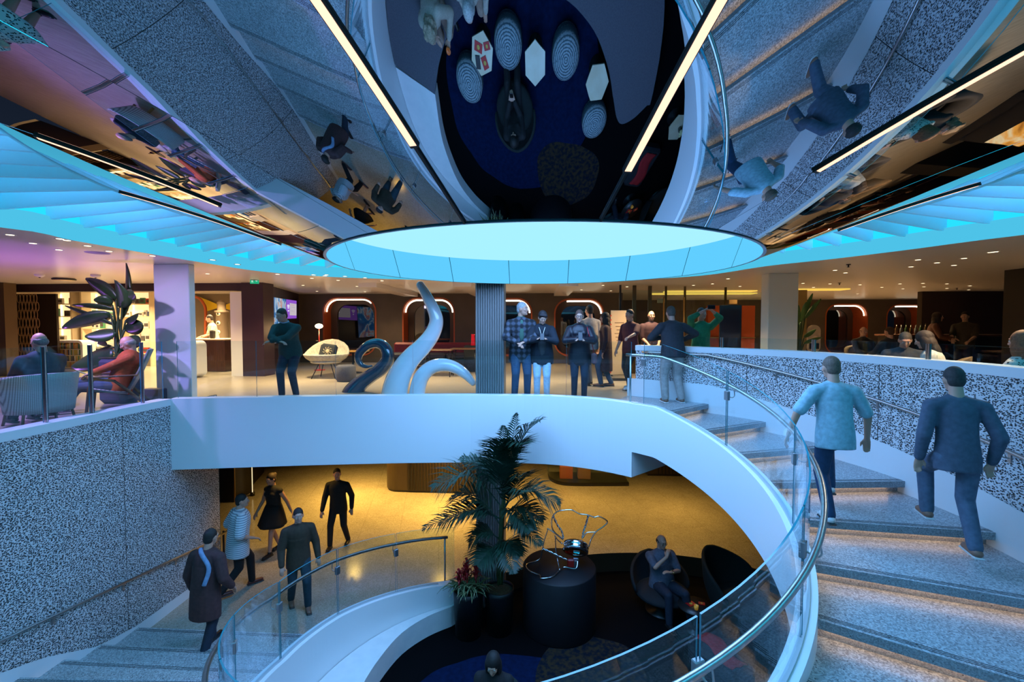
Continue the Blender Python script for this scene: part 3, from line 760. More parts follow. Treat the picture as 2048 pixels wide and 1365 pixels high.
        if collar: 
            c=MB(); b=s.nb+R@V((0,.0,.028))*k
            c.lathe([(.066*k,-.012*k),(.074*k,.0),(.066*k,.028*k),(.058*k,.03*k),(.060*k,-.01*k)],18,(0,0,0),0,True,Matrix.Translation(b)@R.to_4x4()); c.build('collar',collar,s.e)
        return o
    def trousers(s,mt,length=1.0,loose=.014,name='trousers'):
        k=s.k; f=s.fat; m=MB()
        m.ell((0,0,0),(.156*k*f+loose,.106*k*f+loose,.13*k),10,16,0,Matrix.Translation(s.P+s.R@V((0,-.01,0))*k)@s.R.to_4x4())
        for h_,kn,an in((s.hl,s.kl,s.al),(s.hr,s.kr,s.ar)):
            m.caps(h_-V((0,0,.02)),kn,.084*k*f+loose,.060*k+loose,12); e=kn.lerp(an,length)
            m.caps(kn,e,.058*k+loose,.044*k+loose,12)
        return s.fin(m,name,mt,max(s.vox,.010),3)
    def shoes(s,mt,sole=None):
        k=s.k
        for kn,an in((s.kl,s.al),(s.kr,s.ar)):
            m=MB(); b=V((an.x,an.y,an.z-.085*k)); fd=s.fdir(kn,an)
            m.caps(b+V((0,-.03*k,.045*k)),b+fd*.15*k+V((0,0,.036*k)),.044*k,.036*k,12,(1,.9),0,(1,0,0)); m.caps(b+V((0,-.01*k,.05*k)),an+V((0,0,.0)),.046*k,.042*k,10)
            m.box(b+fd*.055*k+V((0,0,.010*k)),(.078*k,.27*k,.02*k),0,1,bev=.008)
            m.build('shoe',[mt,sole or BLACK],s.e,recalc=False)
    def skirt(s,mt,z0,r1,name='dress_skirt'):
        k=s.k; m=MB(); top=s.waist; pr=[]
        n=22; rows=[]
        for i in range(9):
            t=i/8; z=lerp(top.z+.02,z0,t); r=lerp(.15*k*s.fat,r1,t**.8)
            c=V((lerp(top.x,(s.kl.x+s.kr.x)/2,t*.8),lerp(top.y,(s.kl.y+s.kr.y)/2,t*.8),z))
            rows.append([c+V((cos(2*pi*j/n)*r*(1+.06*t*sin(5*2*pi*j/n)),sin(2*pi*j/n)*r*.85*(1+.06*t*sin(5*2*pi*j/n)),0)) for j in range(n)])
        m.grid(rows,0,True,False,True); o=m.build(name,mt,s.e); sol=o.modifiers.new('s','SOLIDIFY'); sol.thickness=.006; return o
    def glasses(s):
        k=s.k; m=MB()
        for si in(-1,1): m.tube([s.Hm@(V((si*.033+.022*cos(a),.098-.004*abs(cos(a)),.008+.017*sin(a)))*k) for a in frange(0,2*pi,.5)[:-1]],.0025*k,5,closed=True)
        m.tube([s.Hm@(V((-.011,.1,.01))*k),s.Hm@(V((.011,.1,.01))*k)],.0022*k,5)
        for si in(-1,1): m.tube([s.Hm@(V((si*.055,.092,.012))*k),s.Hm@(V((si*.08,.0,.014))*k)],.0022*k,5)
        m.build('glasses',BLACK,s.e)
    def world(s,p): return Matrix.Translation(V(s.e.location))@Matrix.Rotation(s.e.rotation_euler.z,4,'Z')@V(p)
def phone(p,d,label,emit=False,rz=0):
    m=MB(); m.box((0,0,0),(.075,.009,.15),0,0,bev=.003); m.box((0,-.0052,0),(.066,.001,.138),0,1)
    o=m.build('phone',[BLACK,mat('phone_screen',(.02,.02,.02),.1,emit=(.8,.85,1),es=.5) if emit else mat('phone_glass',(.01,.01,.012),.08)]); o.location=p; o.rotation_euler=d
    return tag(o,label,'phone')
def face_to(p,q): return atan2(q[1]-p[1],q[0]-p[0])-pi/2
FC=pi   # facing the camera
def fl(px,Y,z=DECK):
    d=aty(px,650,Y); return V((d.x,Y,z))
def fl2(px,py,z): return atz(px,py,z)
DENIM=cloth('denim_blue',(.035,.075,.14)); DENIMD=cloth('denim_dark',(.012,.02,.04)); NAVYC=cloth('navy_knit',(.008,.013,.024)); BLK=cloth('black_cloth',(.006,.006,.008)); 
BRSHOE=mat('brown_shoe',(.16,.07,.035),.5); BKSHOE=mat('black_shoe',(.01,.01,.012),.4); WHSHOE=mat('white_shoe',(.6,.6,.6),.5)
# 1 man in dark green jumper leaning on the rail
p=Person('man in dark green jumper leaning on the glass rail with folded arms',fl(572,8.28),FC+.05,1.77,.93,(0,-.16),lean=22,head=(14,-22,0),lh=(.10,.33,1.11),rh=(-.06,.36,1.10),epl=(-1,.2,-.3),epr=(1,.2,-.3),lf=(-.11,-.1,0),rf=(.10,.02,0),fat=1.12,vox=.008,hands=((.9,.35,-.25),(-.9,.3,-.15)))
p.hair('short',(.06,.04,.03)); p.top(cloth('bottle_green_knit',(.006,.045,.040)),1,.10,.024,'jumper',collar=mat('pale_blue_collar',(.35,.5,.65),.7)); p.trousers(DENIMD); p.shoes(BKSHOE)
# 2 grey haired man in plaid jacket
pl=mat('plaid_cloth',(.05,.055,.07),.85); t=NT(pl); w1=t.n('ShaderNodeTexWave',_wave_type='BANDS',_bands_direction='X',Scale=3.2); w2=t.n('ShaderNodeTexWave',_wave_type='BANDS',_bands_direction='Z',Scale=3.2); cc=t.coord(); t.l(cc,w1.inputs['Vector']); t.l(cc,w2.inputs['Vector'])
ad=t.n('ShaderNodeMath',_operation='ADD'); t.l(w1.outputs['Fac'],ad.inputs[0]); t.l(w2.outputs['Fac'],ad.inputs[1]); hf=t.n('ShaderNodeMath',_operation='MULTIPLY'); hf.inputs[1].default_value=.5; t.l(ad.outputs[0],hf.inputs[0])
t.l(t.ramp(hf.outputs[0],[(.25,(.006,.007,.010)),(.5,(.022,.026,.038)),(.78,(.07,.08,.11))]),t.b.inputs['Base Color'])
p=Person('grey haired man in plaid jacket resting his hands on the rail, looking aside',fl(1042,8.40),FC+.12,1.82,.97,(0,-.03),lean=5,head=(0,58,0),lh=(-.04,.33,1.10),rh=(.10,.33,1.08),epl=(-1,-.2,-.3),epr=(1,-.2,-.3),lf=(-.12,0,0),rf=(.12,.03,0),fat=1.1,vox=.008)
p.hair('short',(.42,.42,.43)); p.top(pl,1,.22,.028,'jacket',collar=mat('green_shirt',(.05,.12,.09),.8)); p.trousers(DENIM); p.shoes(BKSHOE)
m=MB(); m.ell((0,0,0),(.055,.03,.20),8,12,0,Matrix.Translation(p.chest+V((0,.125,-.02)))); m.build('shirt_front',mat('green_shirt',(.05,.12,.09),.8),p.e)
# 3 woman in white trousers with phone
p=Person('dark haired woman in navy cardigan and white trousers looking down at her phone',fl(1084,8.36),FC,1.66,.90,(0,-.02),lean=6,head=(28,8,0),lh=(-.035,.30,1.15),rh=(.045,.30,1.15),epl=(-1,-.3,-.5),epr=(1,-.3,-.5),lf=(-.09,0,0),rf=(.09,0,0),fat=1.12,fem=True,vox=.008)
p.hair('crop',(.02,.012,.014)); p.top(NAVYC,1,.20,.026,'cardigan',hem=1.05); p.trousers(cloth('white_denim',(.62,.66,.74),c2=(.52,.56,.64)),1,.012); p.shoes(BKSHOE)
m=MB(); m.ell((0,0,0),(.075,.03,.27),8,12,0,Matrix.Translation(p.waist+V((0,.135,.07)))); m.build('grey_top',cloth('charcoal_top',(.035,.037,.042)),p.e)
m=MB(); m.tube(smooth_path([p.nb+V((-.07,.05,.02)),p.chest+V((-.035,.17,.08)),p.chest+V((0,.175,-.04)),p.chest+V((.035,.17,.08)),p.nb+V((.07,.05,.02))],5),.006,6); m.build('lanyard',mat('lanyard_cream',(.6,.55,.48),.7),p.e)
phone(p.world((0,.40,1.19)),(radians(-40),0,0),'black phone held by the woman in white trousers')
# 4 woman with glasses, dark leather jacket
p=Person('smiling woman with glasses in dark jacket holding a phone up in both hands',fl(1159,8.32),FC-.05,1.66,.90,(0,-.02),lean=2,head=(8,-4,0),lh=(-.04,.30,1.14),rh=(.05,.30,1.14),epl=(-1,-.2,-.5),epr=(1,-.2,-.5),lf=(-.09,0,0),rf=(.09,0,0),fat=1.12,fem=True,vox=.008)
p.hair('short',(.13,.06,.04)); p.top(cloth('dark_plum_leather',(.012,.010,.018),.4),1,.22,.028,'jacket'); p.trousers(DENIMD,1,.008); p.shoes(BKSHOE); p.glasses()
m=MB(); m.tube(smooth_path([p.sl+V((.04,.03,.07)),p.chest+V((-.15,.16,.05)),p.waist+V((-.23,.12,0)),p.P+V((-.25,.06,-.02))],6),.008,6); m.build('bag_strap',mat('red_strap',(.35,.02,.03),.5),p.e)
m=MB(); m.box(p.P+V((-.26,.06,-.11)),(.10,.24,.2),0,bev=.03); m.build('handbag',cloth('floral_bag',(.16,.05,.06),c2=(.05,.05,.05),scale=40),p.e)
phone(p.world((0,.40,1.20)),(radians(-14),0,0),'grey phone held upright by the woman with glasses',rz=0)
# 5 man seen from behind on the landing
q=fl2(1346,805,DECK)
p=Person('man in charcoal jumper and khaki trousers standing at the stair head, seen from behind',q,.12,1.74,.94,(0,.02),lean=9,head=(12,-6,0),lh=(-.12,.30,1.16),rh=(.30,.28,1.12),epl=(-1,-.2,-.3),epr=(1,-.2,-.2),lf=(-.16,-.02,0),rf=(.13,-.04,0),fat=1.16,vox=.009)
p.hair('short',(.10,.075,.06)); p.top(cloth('charcoal_knit',(.022,.024,.032)),1,.12,.022,'jumper'); p.trousers(cloth('khaki',(.34,.31,.29)),1,.022); p.shoes(BRSHOE,mat('white_sole',(.6,.6,.6),.6))
# 6 person in green with raised phone
p=Person('person in bright green top raising a phone overhead behind the charcoal jumper',fl(1402,9.15),FC+.1,1.72,.93,head=(-6,10,0),lh=(-.08,.30,1.66),rh=(.10,.30,1.66),epl=(-1,0,-.2),epr=(1,0,-.2))
p.hair('short',(.03,.02,.02)); p.top(cloth('emerald_knit',(.01,.20,.09)),.8,.12,.022,'jumper'); p.trousers(DENIMD); p.shoes(BKSHOE)
phone(p.world((0,.42,1.73)),(radians(-10),radians(90),0),'dark phone held overhead by the person in green')
# 7-11 the group by the glass doors
def stander(label,px,Y,top_,bot,hairc,style='short',face=FC,h=1.72,lf=(-.1,0,0),rf=(.1,0,0),lh=(-.24,.04,.80),rh=(.24,.04,.80),sleeve=1,length=.14,fem=False,shoe=BKSHOE,head=(0,0,0),skin=SKIN,z=DECK,fat=1.05,lean=0,**kw):
    p=Person(label,fl(px,Y,z),face,h,.93*h/1.72,head=head,lh=lh,rh=rh,lf=lf,rf=rf,fem=fem,skin=skin,fat=fat,lean=lean,vox=.016,**kw)
    p.hair(style,hairc); p.top(top_,sleeve,length,.022); p.trousers(bot); p.shoes(shoe); return p
stander('tall man in pale grey shirt behind the woman with glasses, facing away',1180,10.6,cloth('pale_grey_shirt',(.35,.34,.34)),cloth('grey_trousers',(.10,.11,.13)),(.02,.015,.015),face=.5,h=1.84,lf=(-.1,-.05,0),rf=(.1,.15,0))
stander('woman with black hair in long dark coat, jeans and brown boots',1212,10.4,cloth('aubergine_coat',(.03,.012,.016)),DENIM,(.008,.006,.006),'long',face=1.35,h=1.66,length=.55,fem=True,shoe=BRSHOE,lf=(-.06,.12,0),rf=(.08,-.1,0))
stander('man in maroon top and dark trousers reaching an arm aside near the door poster',1261,10.0,cloth('maroon_top',(.085,.018,.025)),cloth('black_trousers',(.012,.014,.016)),(.05,.03,.03),face=FC-.9,lh=(-.35,.45,1.15),rh=(.3,.1,.85),sleeve=.5,shoe=WHSHOE,lf=(-.1,.15,0),rf=(.1,-.1,0))
stander('bald man in dark polo shirt standing in front of the glass doors',1302,11.0,cloth('plum_polo',(.035,.012,.02)),cloth('black_trousers',(.012,.014,.016)),(.02,.014,.012),'balding',face=FC,sleeve=.45,fat=1.25,lh=(-.12,.25,.95),rh=(.12,.25,.95),skin=SKIN2)
stander('small figure in mustard top far behind the woman with glasses',1215,12.6,cloth('mustard_top',(.30,.13,.02)),BLK,(.02,.012,.01),face=FC,h=1.66)
# stairs: man in teal shirt walking up
th=-17; zz=3.65-.166*5
p=Person('man in pale teal shirt and dark jeans walking up the lit stairs, seen from behind',atz(1676,1046,3.02),-.12,1.70,.91,(0,.10),lean=7,head=(6,6,0),lh=(-.42,.16,.86),rh=(.36,.22,.84),epl=(-1,-.6,0),epr=(1,-.6,0),lf=(-.09,.0,0),rf=(.10,.42,.17),fat=.96,vox=.009)
p.hair('short',(.16,.11,.08)); p.top(cloth('pale_teal_shirt',(.30,.50,.58)),.42,.15,.024); p.trousers(cloth('mid_denim',(.012,.045,.11))); p.shoes(WHSHOE)
p=Person('person in dark grey clothes and tan shoes climbing beside the curved wall',atz(1918,1108,3.02),-.3,1.64,.89,(0,.08),lean=6,head=(8,0,0),lh=(-.24,.16,.80),rh=(.25,.10,.82),lf=(-.09,.38,.17),rf=(.10,0,0),fat=.92,vox=.010)
p.hair('short',(.035,.03,.03)); p.top(cloth('slate_jacket',(.075,.10,.15)),1,.16,.018,'jacket'); p.trousers(cloth('slate_trousers',(.09,.13,.20))); p.shoes(mat('tan_shoe',(.25,.12,.08),.5),mat('white_sole',(.6,.6,.6),.6))
# lower floor walkers
STR=mat('striped_shirt',(.5,.55,.6),.85); t=NT(STR); wv=t.n('ShaderNodeTexWave',_wave_type='BANDS',_bands_direction='Z',Scale=9.0); t.l(t.coord(),wv.inputs['Vector']); t.l(t.ramp(wv.outputs['Fac'],[(.3,(.22,.27,.33)),(.5,(.62,.65,.68))]),t.b.inputs['Base Color'])
p=Person('man in loose white striped T-shirt and brown boots walking on the lower floor',atz(470,1186,FLR),-.75,1.78,.95,(0,.06),lean=5,head=(0,-20,0),lh=(-.3,.2,1.0),rh=(.27,.25,1.02),lf=(-.09,.32,0),rf=(.1,-.22,0),rheel=.05,fat=1.1,vox=.010)
p.hair('short',(.012,.01,.01)); p.top(STR,.45,.24,.05,'striped_shirt'); p.trousers(BLK); p.shoes(mat('maroon_boot',(.10,.025,.02),.5))
p=Person('woman in short black sleeveless dress walking across the golden floor',atz(553,1103,FLR),FC-.25,1.70,.93,(0,.04),lean=3,head=(6,0,0),lh=(-.30,-.12,.86),rh=(.28,.22,.9),lf=(-.05,.25,0),rf=(.06,-.12,0),fem=True,vox=.010)
p.hair('bun',(.03,.015,.01)); p.top(BLK,0,.1,.014,'dress_top'); p.skirt(BLK,.62,.30); p.shoes(BKSHOE)
p=Person('slim man in black shirt and black trousers striding on the golden floor',atz(678,1091,FLR),FC+.1,1.72,.93,(0,.0),lean=6,head=(-5,20,0),lh=(-.3,.05,.85),rh=(.28,.2,.86),lf=(-.16,-.1,0),rf=(.14,.18,0),vox=.010)
p.hair('short',(.01,.01,.01)); p.top(BLK,1,.16,.02); p.trousers(BLK,1,.01); p.shoes(BKSHOE)
p=Person('person in dark teal clothes stepping on the lower landing behind the rail',atz(598,1212,FLR),FC+.6,1.74,.94,(0,.05),lean=5,lh=(-.3,.15,.85),rh=(.27,.2,.86),lf=(-.12,.22,0),rf=(.11,-.12,0),vox=.012)
p.hair('short',(.02,.015,.012)); p.top(cloth('umber_jacket',(.05,.035,.02)),1,.2,.025,'jacket'); p.trousers(cloth('teal_jeans',(.02,.05,.07))); p.shoes(mat('tan_shoe',(.25,.12,.08),.5))
p=Person('person in maroon jacket with pale blue scarf descending the steps along the left wall',V((-4.75,6.05,.356)),-.1,1.74,.94,(0,.05),lean=8,head=(5,0,0),lh=(-.3,.15,.85),rh=(.28,.22,.9),lf=(-.1,.28,0),rf=(.11,-.1,0),fat=1.1,vox=.010)
p.hair('short',(.02,.015,.012)); p.top(cloth('maroon_jacket',(.07,.028,.028)),1,.4,.03,'jacket'); p.trousers(DENIMD); p.shoes(BKSHOE)
m=MB(); m.tube(smooth_path([p.nb+V((-.09,-.02,.03)),p.nb+V((0,-.10,.0)),p.chest+V((.14,-.13,0)),p.waist+V((.12,-.16,0))],5),.03,8); m.build('scarf',cloth('pale_blue_scarf',(.2,.32,.5)),p.e)
# seated figures
def sitter(label,loc,face,seat,top_,bot,hairc,style='short',h=1.72,lean=-12,head=(0,0,0),lh=None,rh=None,knee=.44,sleeve=1,fem=False,fat=1.08,skin=SKIN,shoe=BKSHOE,lf=None,rf=None,vox=.012,tn='shirt',length=.12,**kw):
    p=Person(label,loc,face,h,seat+.10,(0,-.0),lean=lean,head=head,lh=lh or (-.16,.32,seat+.22),rh=rh or (.16,.32,seat+.22),lf=lf or (-.12,knee,0),rf=rf or (.12,knee,0),kp=(0,.6,1),fem=fem,fat=fat,skin=skin,vox=vox,**kw)
    p.hair(style,hairc); p.top(top_,sleeve,length,.022,tn); p.trousers(bot); p.shoes(shoe); return p
# ------------------------------------------------------------------ UPPER DECK ROOMS
YB=16.5
def rrect(cx,cz,w,h,r,n=6):
    out=[]
    for sx,sz,a0 in((1,1,0),(-1,1,90),(-1,-1,180),(1,-1,270)):
        for i in range(n+1):
            a=radians(a0+90*i/n); out.append((cx+sx*(w/2-r)+r*cos(a),cz+sz*(h/2-r)+r*sin(a)))
    return out
def vwall(name,x0,x1,y,z0,z1,holes,m_):
    m=MB(); outer=[(x0,z0),(x1,z0),(x1,z1),(x0,z1)]
    tri=tessellate_polygon([[V((*p,0)) for p in outer]]+[[V((*p,0)) for p in h] for h in holes])
    pts=outer+[p for h in holes for p in h]
    m.add([(x,y,z) for x,z in pts],[list(t) for t in tri]); return struct(m.build(name,m_))
ORANGE=mat('orange_reveal',(.42,.085,.02),.4); NIGHT=mat('night_glass',(.006,.008,.010),.03,spec=1,coat=1)
wins=[]
def winspec(px0,px1,ptop,Y,zb):
    a,b=aty(px0,ptop,Y),aty(px1,ptop,Y); return ((a.x+b.x)/2,b.x-a.x,a.z,zb,Y)
WA=[winspec(648,750,597,YB,3.95),winspec(807,907,598,YB,3.95),winspec(962,1062,599,YB,3.95),winspec(1111,1206,600,YB,3.95)]
YC=21.5
WB=[winspec(1653,1734,610,YC,3.75),winspec(1775,1856,611,YC,3.75)]
def hole_of(w): return rrect(w[0],(w[2]+w[3])/2,w[1],w[2]-w[3],.5)
vwall('wall_back',-9.0,3.0,YB,DECK,CEIL,[hole_of(w) for w in WA],WALLB)
vwall('wall_back_right',3.0,24,YC,DECK,CEIL,[hole_of(w) for w in WB],WALLB)
m=MB(); m.add([(3.0,YB,DECK),(3.0,YC,DECK),(3.0,YC,CEIL),(3.0,YB,CEIL)],[(0,1,2,3)]); struct(m.build('wall_return',WALLB))
led_arcs=[('tl',.95),('both',.8),('r',1),('r',.6),('r',.45),('r',.45)]
for i,w in enumerate(WA+WB):
    e=empty('window_%d'%(i+1),(0,0,0),0,kind='structure'); dep=.55 if i<4 else .9
    o1=hole_of(w); y=w[4]
    m=MB(); o2=rrect(w[0],(w[2]+w[3])/2,w[1]+.10,w[2]-w[3]+.10,.54); n=len(o1)
    m.grid([[V((a[0],y-.02,a[1])),V((b[0],y-.02,b[1])),V((b[0],y+dep,b[1]))] for a,b in zip(o2,o1)],0,False,True); m.build('window_frame',ORANGE,e)
    inn=rrect(w[0],(w[2]+w[3])/2,w[1]*.74,(w[2]-w[3])*.80,.42)
    m=MB(); m.grid([[V((b[0],y+dep,b[1])),V((a[0],y+dep,a[1])),V((a[0],y+dep+.06,a[1]))] for a,b in zip(inn,o1)],0,False,True); m.build('window_surround',mat('dark_reveal',(.05,.025,.015),.5),e)
    m=MB(); m.add([(x,y+dep+.05,z) for x,z in inn],[list(range(n))]); m.build('window_pane',NIGHT,e)
    # lit arc set into the reveal
    kind=led_arcs[i][0]; cc_=rrect(w[0],(w[2]+w[3])/2,w[1]-.10,w[2]-w[3]-.10,.45,8)
    # order: TR arc 0-8, TL arc 9-17
    seg={'tl':cc_[4:18],'both':cc_[0:18],'r':cc_[0:11]}[kind]
    m=MB(); m.tube([V((x,y+.10,z)) for x,z in seg],.028,6); m.build('window_led',LED3,e)
# a dark post and glazed lobby between the two back walls
GF=mat('bronze_frame',(.10,.07,.03),.35,.7); BRASS=mat('brass_lit',(.55,.36,.14),.3,1)
part_=empty('glass_door_screen',(2.9,13.2,DECK),0,'full height glazed screen with brass framed doors in front of the orange panels','glass screen')
def gpost(px,Y,w,mt,nm,z1=CEIL-.02):
    p=aty(px,650,Y); m=MB(); m.box((p.x-part_.location.x,p.y-part_.location.y,(z1-DECK)/2),(w,.06,z1-DECK)); return m.build(nm,mt,part_)
gx=[(1240,13.0),(1268,13.2),(1299,13.4),(1331,13.5),(1369,13.6),(1450,14.0),(1546,14.5)]
for i,(px,Y) in enumerate(gx): gpost(px,Y,.05 if i not in(1,2) else .10,GF if i else DARK,'mullion')
for (a,ya),(b,yb) in zip(gx,gx[1:]):
    p,q=aty(a,650,ya),aty(b,650,yb); o=glass_panel([V((p.x,p.y,0)),V((q.x,q.y,0))],lambda i:DECK+.02,lambda i:CEIL-.15,part_,.012); wloc(o,part_)
for px,Y in((1326,13.45),(1366,13.55)):
    p=aty(px,650,Y); m=MB(); m.tube([(p.x-2.9,p.y-13.2-.06,.35),(p.x-2.9,p.y-13.2-.06,2.2)],.022,8); m.build('door_handle',BRASS,part_)
for px,py in((1322,602),(1466,604)):
    p=aty(px,py,13.4); m=MB(); m.box((p.x-2.9,p.y-13.2,p.z-DECK),(.22,.03,.12)); m.build('hinge_plate',BRASS,part_)
# orange cabinets, dark totem, poster stand
for px0,px1,lab in((1414,1444,'orange red panel left of the dark totem screen'),(1474,1508,'orange red panel right of the dark totem screen')):
    a,b=aty(px0,612,16.5),aty(px1,612,16.5); e=empty('wall_panel',((a.x+b.x)/2,16.5,DECK),0,lab,'panel'); w=b.x-a.x
    m=MB(); m.box((0,0,(a.z-DECK)/2),(w,.2,a.z-DECK),bev=.01); m.build('board',mat('red_orange_board',(.40,.055,.012),.45),e)
    m=MB(); m.box((0,-.12,.95),(w,.06,.03)); m.build('ledge',BRASS,e)
p=aty(1461,612,11.6); e=empty('totem_screen',(p.x,11.6,DECK),-.25,'tall black free standing display totem in front of the orange panels','display')
m=MB(); m.box((0,0,p.z/2-DECK/2+.03),(.50,.07,p.z-DECK-.02),bev=.01); m.build('casing',mat('totem_black',(.012,.013,.018),.25),e); m=MB(); m.box((0,-.037,1.0),(.44,.004,1.6)); m.build('screen',mat('totem_glass',(.02,.022,.035),.08),e); m=MB(); m.box((0,0,.02),(.6,.35,.04),bev=.01); m.build('foot',BLACK,e)
p=aty(1237,628,11.6); e=empty('poster_board',(p.x,11.6,DECK),.12,'cream notice board with red scalloped edge standing by the glass screen','notice board')
m=MB(); m.box((0,0,.95),(.40,.03,1.62),bev=.006); m.build('board',mat('cream_paper',(.5,.38,.25),.7),e)
m=MB()
for i in range(14): m.tube([(-.2,-.017,.2+i*.11),(-.2,-.02,.2+i*.11)],.022,8)
m.build('scalloped_edge',mat('poster_red',(.4,.04,.02),.6),e)
m=MB(); [m.box((.02,-.017,1.45-i*.09),(.24-.05*(i%3),.003,.016)) for i in range(6)]; m.build('print_lines',mat('print_brown',(.12,.07,.04),.7),e)
m=MB(); m.box((0,0,.015),(.5,.3,.03)); m.build('foot',BLACK,e)
# ------------------------------------------------------------------ left: shop
SHOPW=mat('shop_cream',(.75,.62,.42),.5); AUB=mat('aubergine_wall',(.028,.012,.022),.45); WOODD=noisy('walnut_veneer',(.10,.04,.022),(.06,.024,.014),5,.35,0,(8,1,1))
def wallbox(name,px0,px1,Y,z0,z1,dep,mt):
    a,b=aty(px0,650,Y),aty(px1,650,Y); m=MB(); m.box(((a.x+b.x)/2,Y+dep/2,(z0+z1)/2),(b.x-a.x,dep,z1-z0)); return struct(m.build(name,mt))
wallbox('wall_shop_brown',-120,10,11.5,DECK,CEIL,.3,mat('brown_wall',(.10,.06,.028),.6))
wallbox('trim_shop_lintel',8,526,12.0,5.98,CEIL,.25,AUB)
wallbox('trim_shop_portal',484,527,11.9,DECK,CEIL,.5,AUB)
wallbox('trim_shop_pilaster',461,484,11.9,DECK,5.94,.4,WHITE)
wallbox('wall_shop_back',-60,560,16.2,DECK,CEIL,.2,mat('shop_taupe',(.17,.13,.085),.6))
m=MB(); m.add([(-16.6,11.6,DECK),(-16.6,16.3,DECK),(-16.6,16.3,CEIL),(-16.6,11.6,CEIL)],[(0,1,2,3)]); struct(m.build('wall_shop_side',SHOPW))
# lattice door
a,b=aty(12,580,12.3),aty(92,580,12.3); e=empty('lattice_screen',((a.x+b.x)/2-.0,12.5,DECK),0,'dark sliding panel with a bronze diamond lattice at the shop entrance','screen')
m=MB(); m.box((.1,0,1.15),(b.x-a.x,.06,2.3)); m.build('panel',mat('lattice_dark',(.018,.012,.008),.5),e)
m=MB(); LW=.58
for i in range(6):
    for j in range(9):
        cx=-.42+i*.105+(.0525 if j%2 else 0); cz=.25+j*.24
        m.tube([(cx+.048*cos(t)*(abs(cos(t))**.3),-.05,cz+.135*sin(t)) for t in frange(0,2*pi,.45)[:-1]],.010,5,closed=True)
m.build('lattice',mat('lattice_bronze',(.50,.30,.13),.45,.2),e)
# lit shelving behind the plant
BOOKC=[(.55,.06,.03),(.04,.10,.30),(.6,.45,.1),(.05,.22,.12),(.7,.68,.6),(.25,.05,.1),(.08,.08,.09),(.6,.25,.05)]
def shelves(px0,px1,label,goods,seed):
    Y=14.6; a,b=aty(px0,582,Y),aty(px1,582,Y); w=b.x-a.x; e=empty('lit_shelf_unit',((a.x+b.x)/2,Y,DECK),0,label,'shelf unit'); H=a.z-DECK
    m=MB(); m.box((0,.34,H/2),(w,.03,H)); m.build('back_panel',mat('shelf_glow',(.9,.78,.55),.5,emit=(1,.72,.36),es=1.0),e)
    for s in(-1,1): m=MB(); m.box((s*(w/2-.02),.17,H/2),(.05,.36,H)); m.build('side_panel',SHOPW,e)
    nz=[.42+i*(H-.45)/5.0 for i in range(6)]
    for z in nz: m=MB(); m.box((0,.17,z),(w-.05,.34,.025)); m.build('shelf',SHOPW,e)
    m=MB(); m.box((0,.17,.2),(w-.05,.34,.4)); m.build('plinth',mat('plinth_taupe',(.2,.15,.1),.6),e)
    m=MB(); m.tube([(-w*.28,.3,.5),(-w*.28,.3,H-.1)],.02,6); m.build('light_strip',emitter('shelf_strip_%d'%seed,(1,.8,.45),3),e)
    rn=random.Random(seed)
    for r,z in enumerate(nz[:5]):
        x=-w/2+.10; k=0
        while x<w/2-.2:
            ww=rn.uniform(.10,.24); hh=rn.uniform(.12,.26)
            if rn.random()<.75:
                nm=goods[rn.randrange(len(goods))]; c=BOOKC[rn.randrange(len(BOOKC))] if rn.random()<.55 else (.7,.66,.6)
                g=MB(); g.box((0,0,hh/2),(ww*.85,.08,hh),bev=.006); g.box((0,-.0415,hh*.5),(ww*.6,.002,hh*.45),0,1)
                o=g.build(nm,[mat('goods_%d'%(int(sum(c)*997)),c,.5),mat('goods_print',(.08,.07,.07),.6)]); o.location=e.location+V((x+ww/2,.13,z+.013))
                tag(o,'packaged goods on the %s shelf of the %s'%(['lowest','second','middle','fourth','top'][r],'left lit shop unit' if seed==1 else ('middle lit shop unit' if seed==2 else 'lit shop unit beside the white column')),'goods','goods on the lit shop shelves, %d row %d'%(seed,r))
            x+=ww+.02
shelves(92,142,'tall lit shop shelf unit with boxed goods, nearest the lattice panel',['gift_box','picture_card'],1)
shelves(160,228,'wide lit shop shelf unit with cards and boxes seen through the plant',['gift_box','picture_card'],2)
shelves(236,300,'lit shop shelf unit with red packages half hidden by the white column',['gift_box','picture_card'],3)
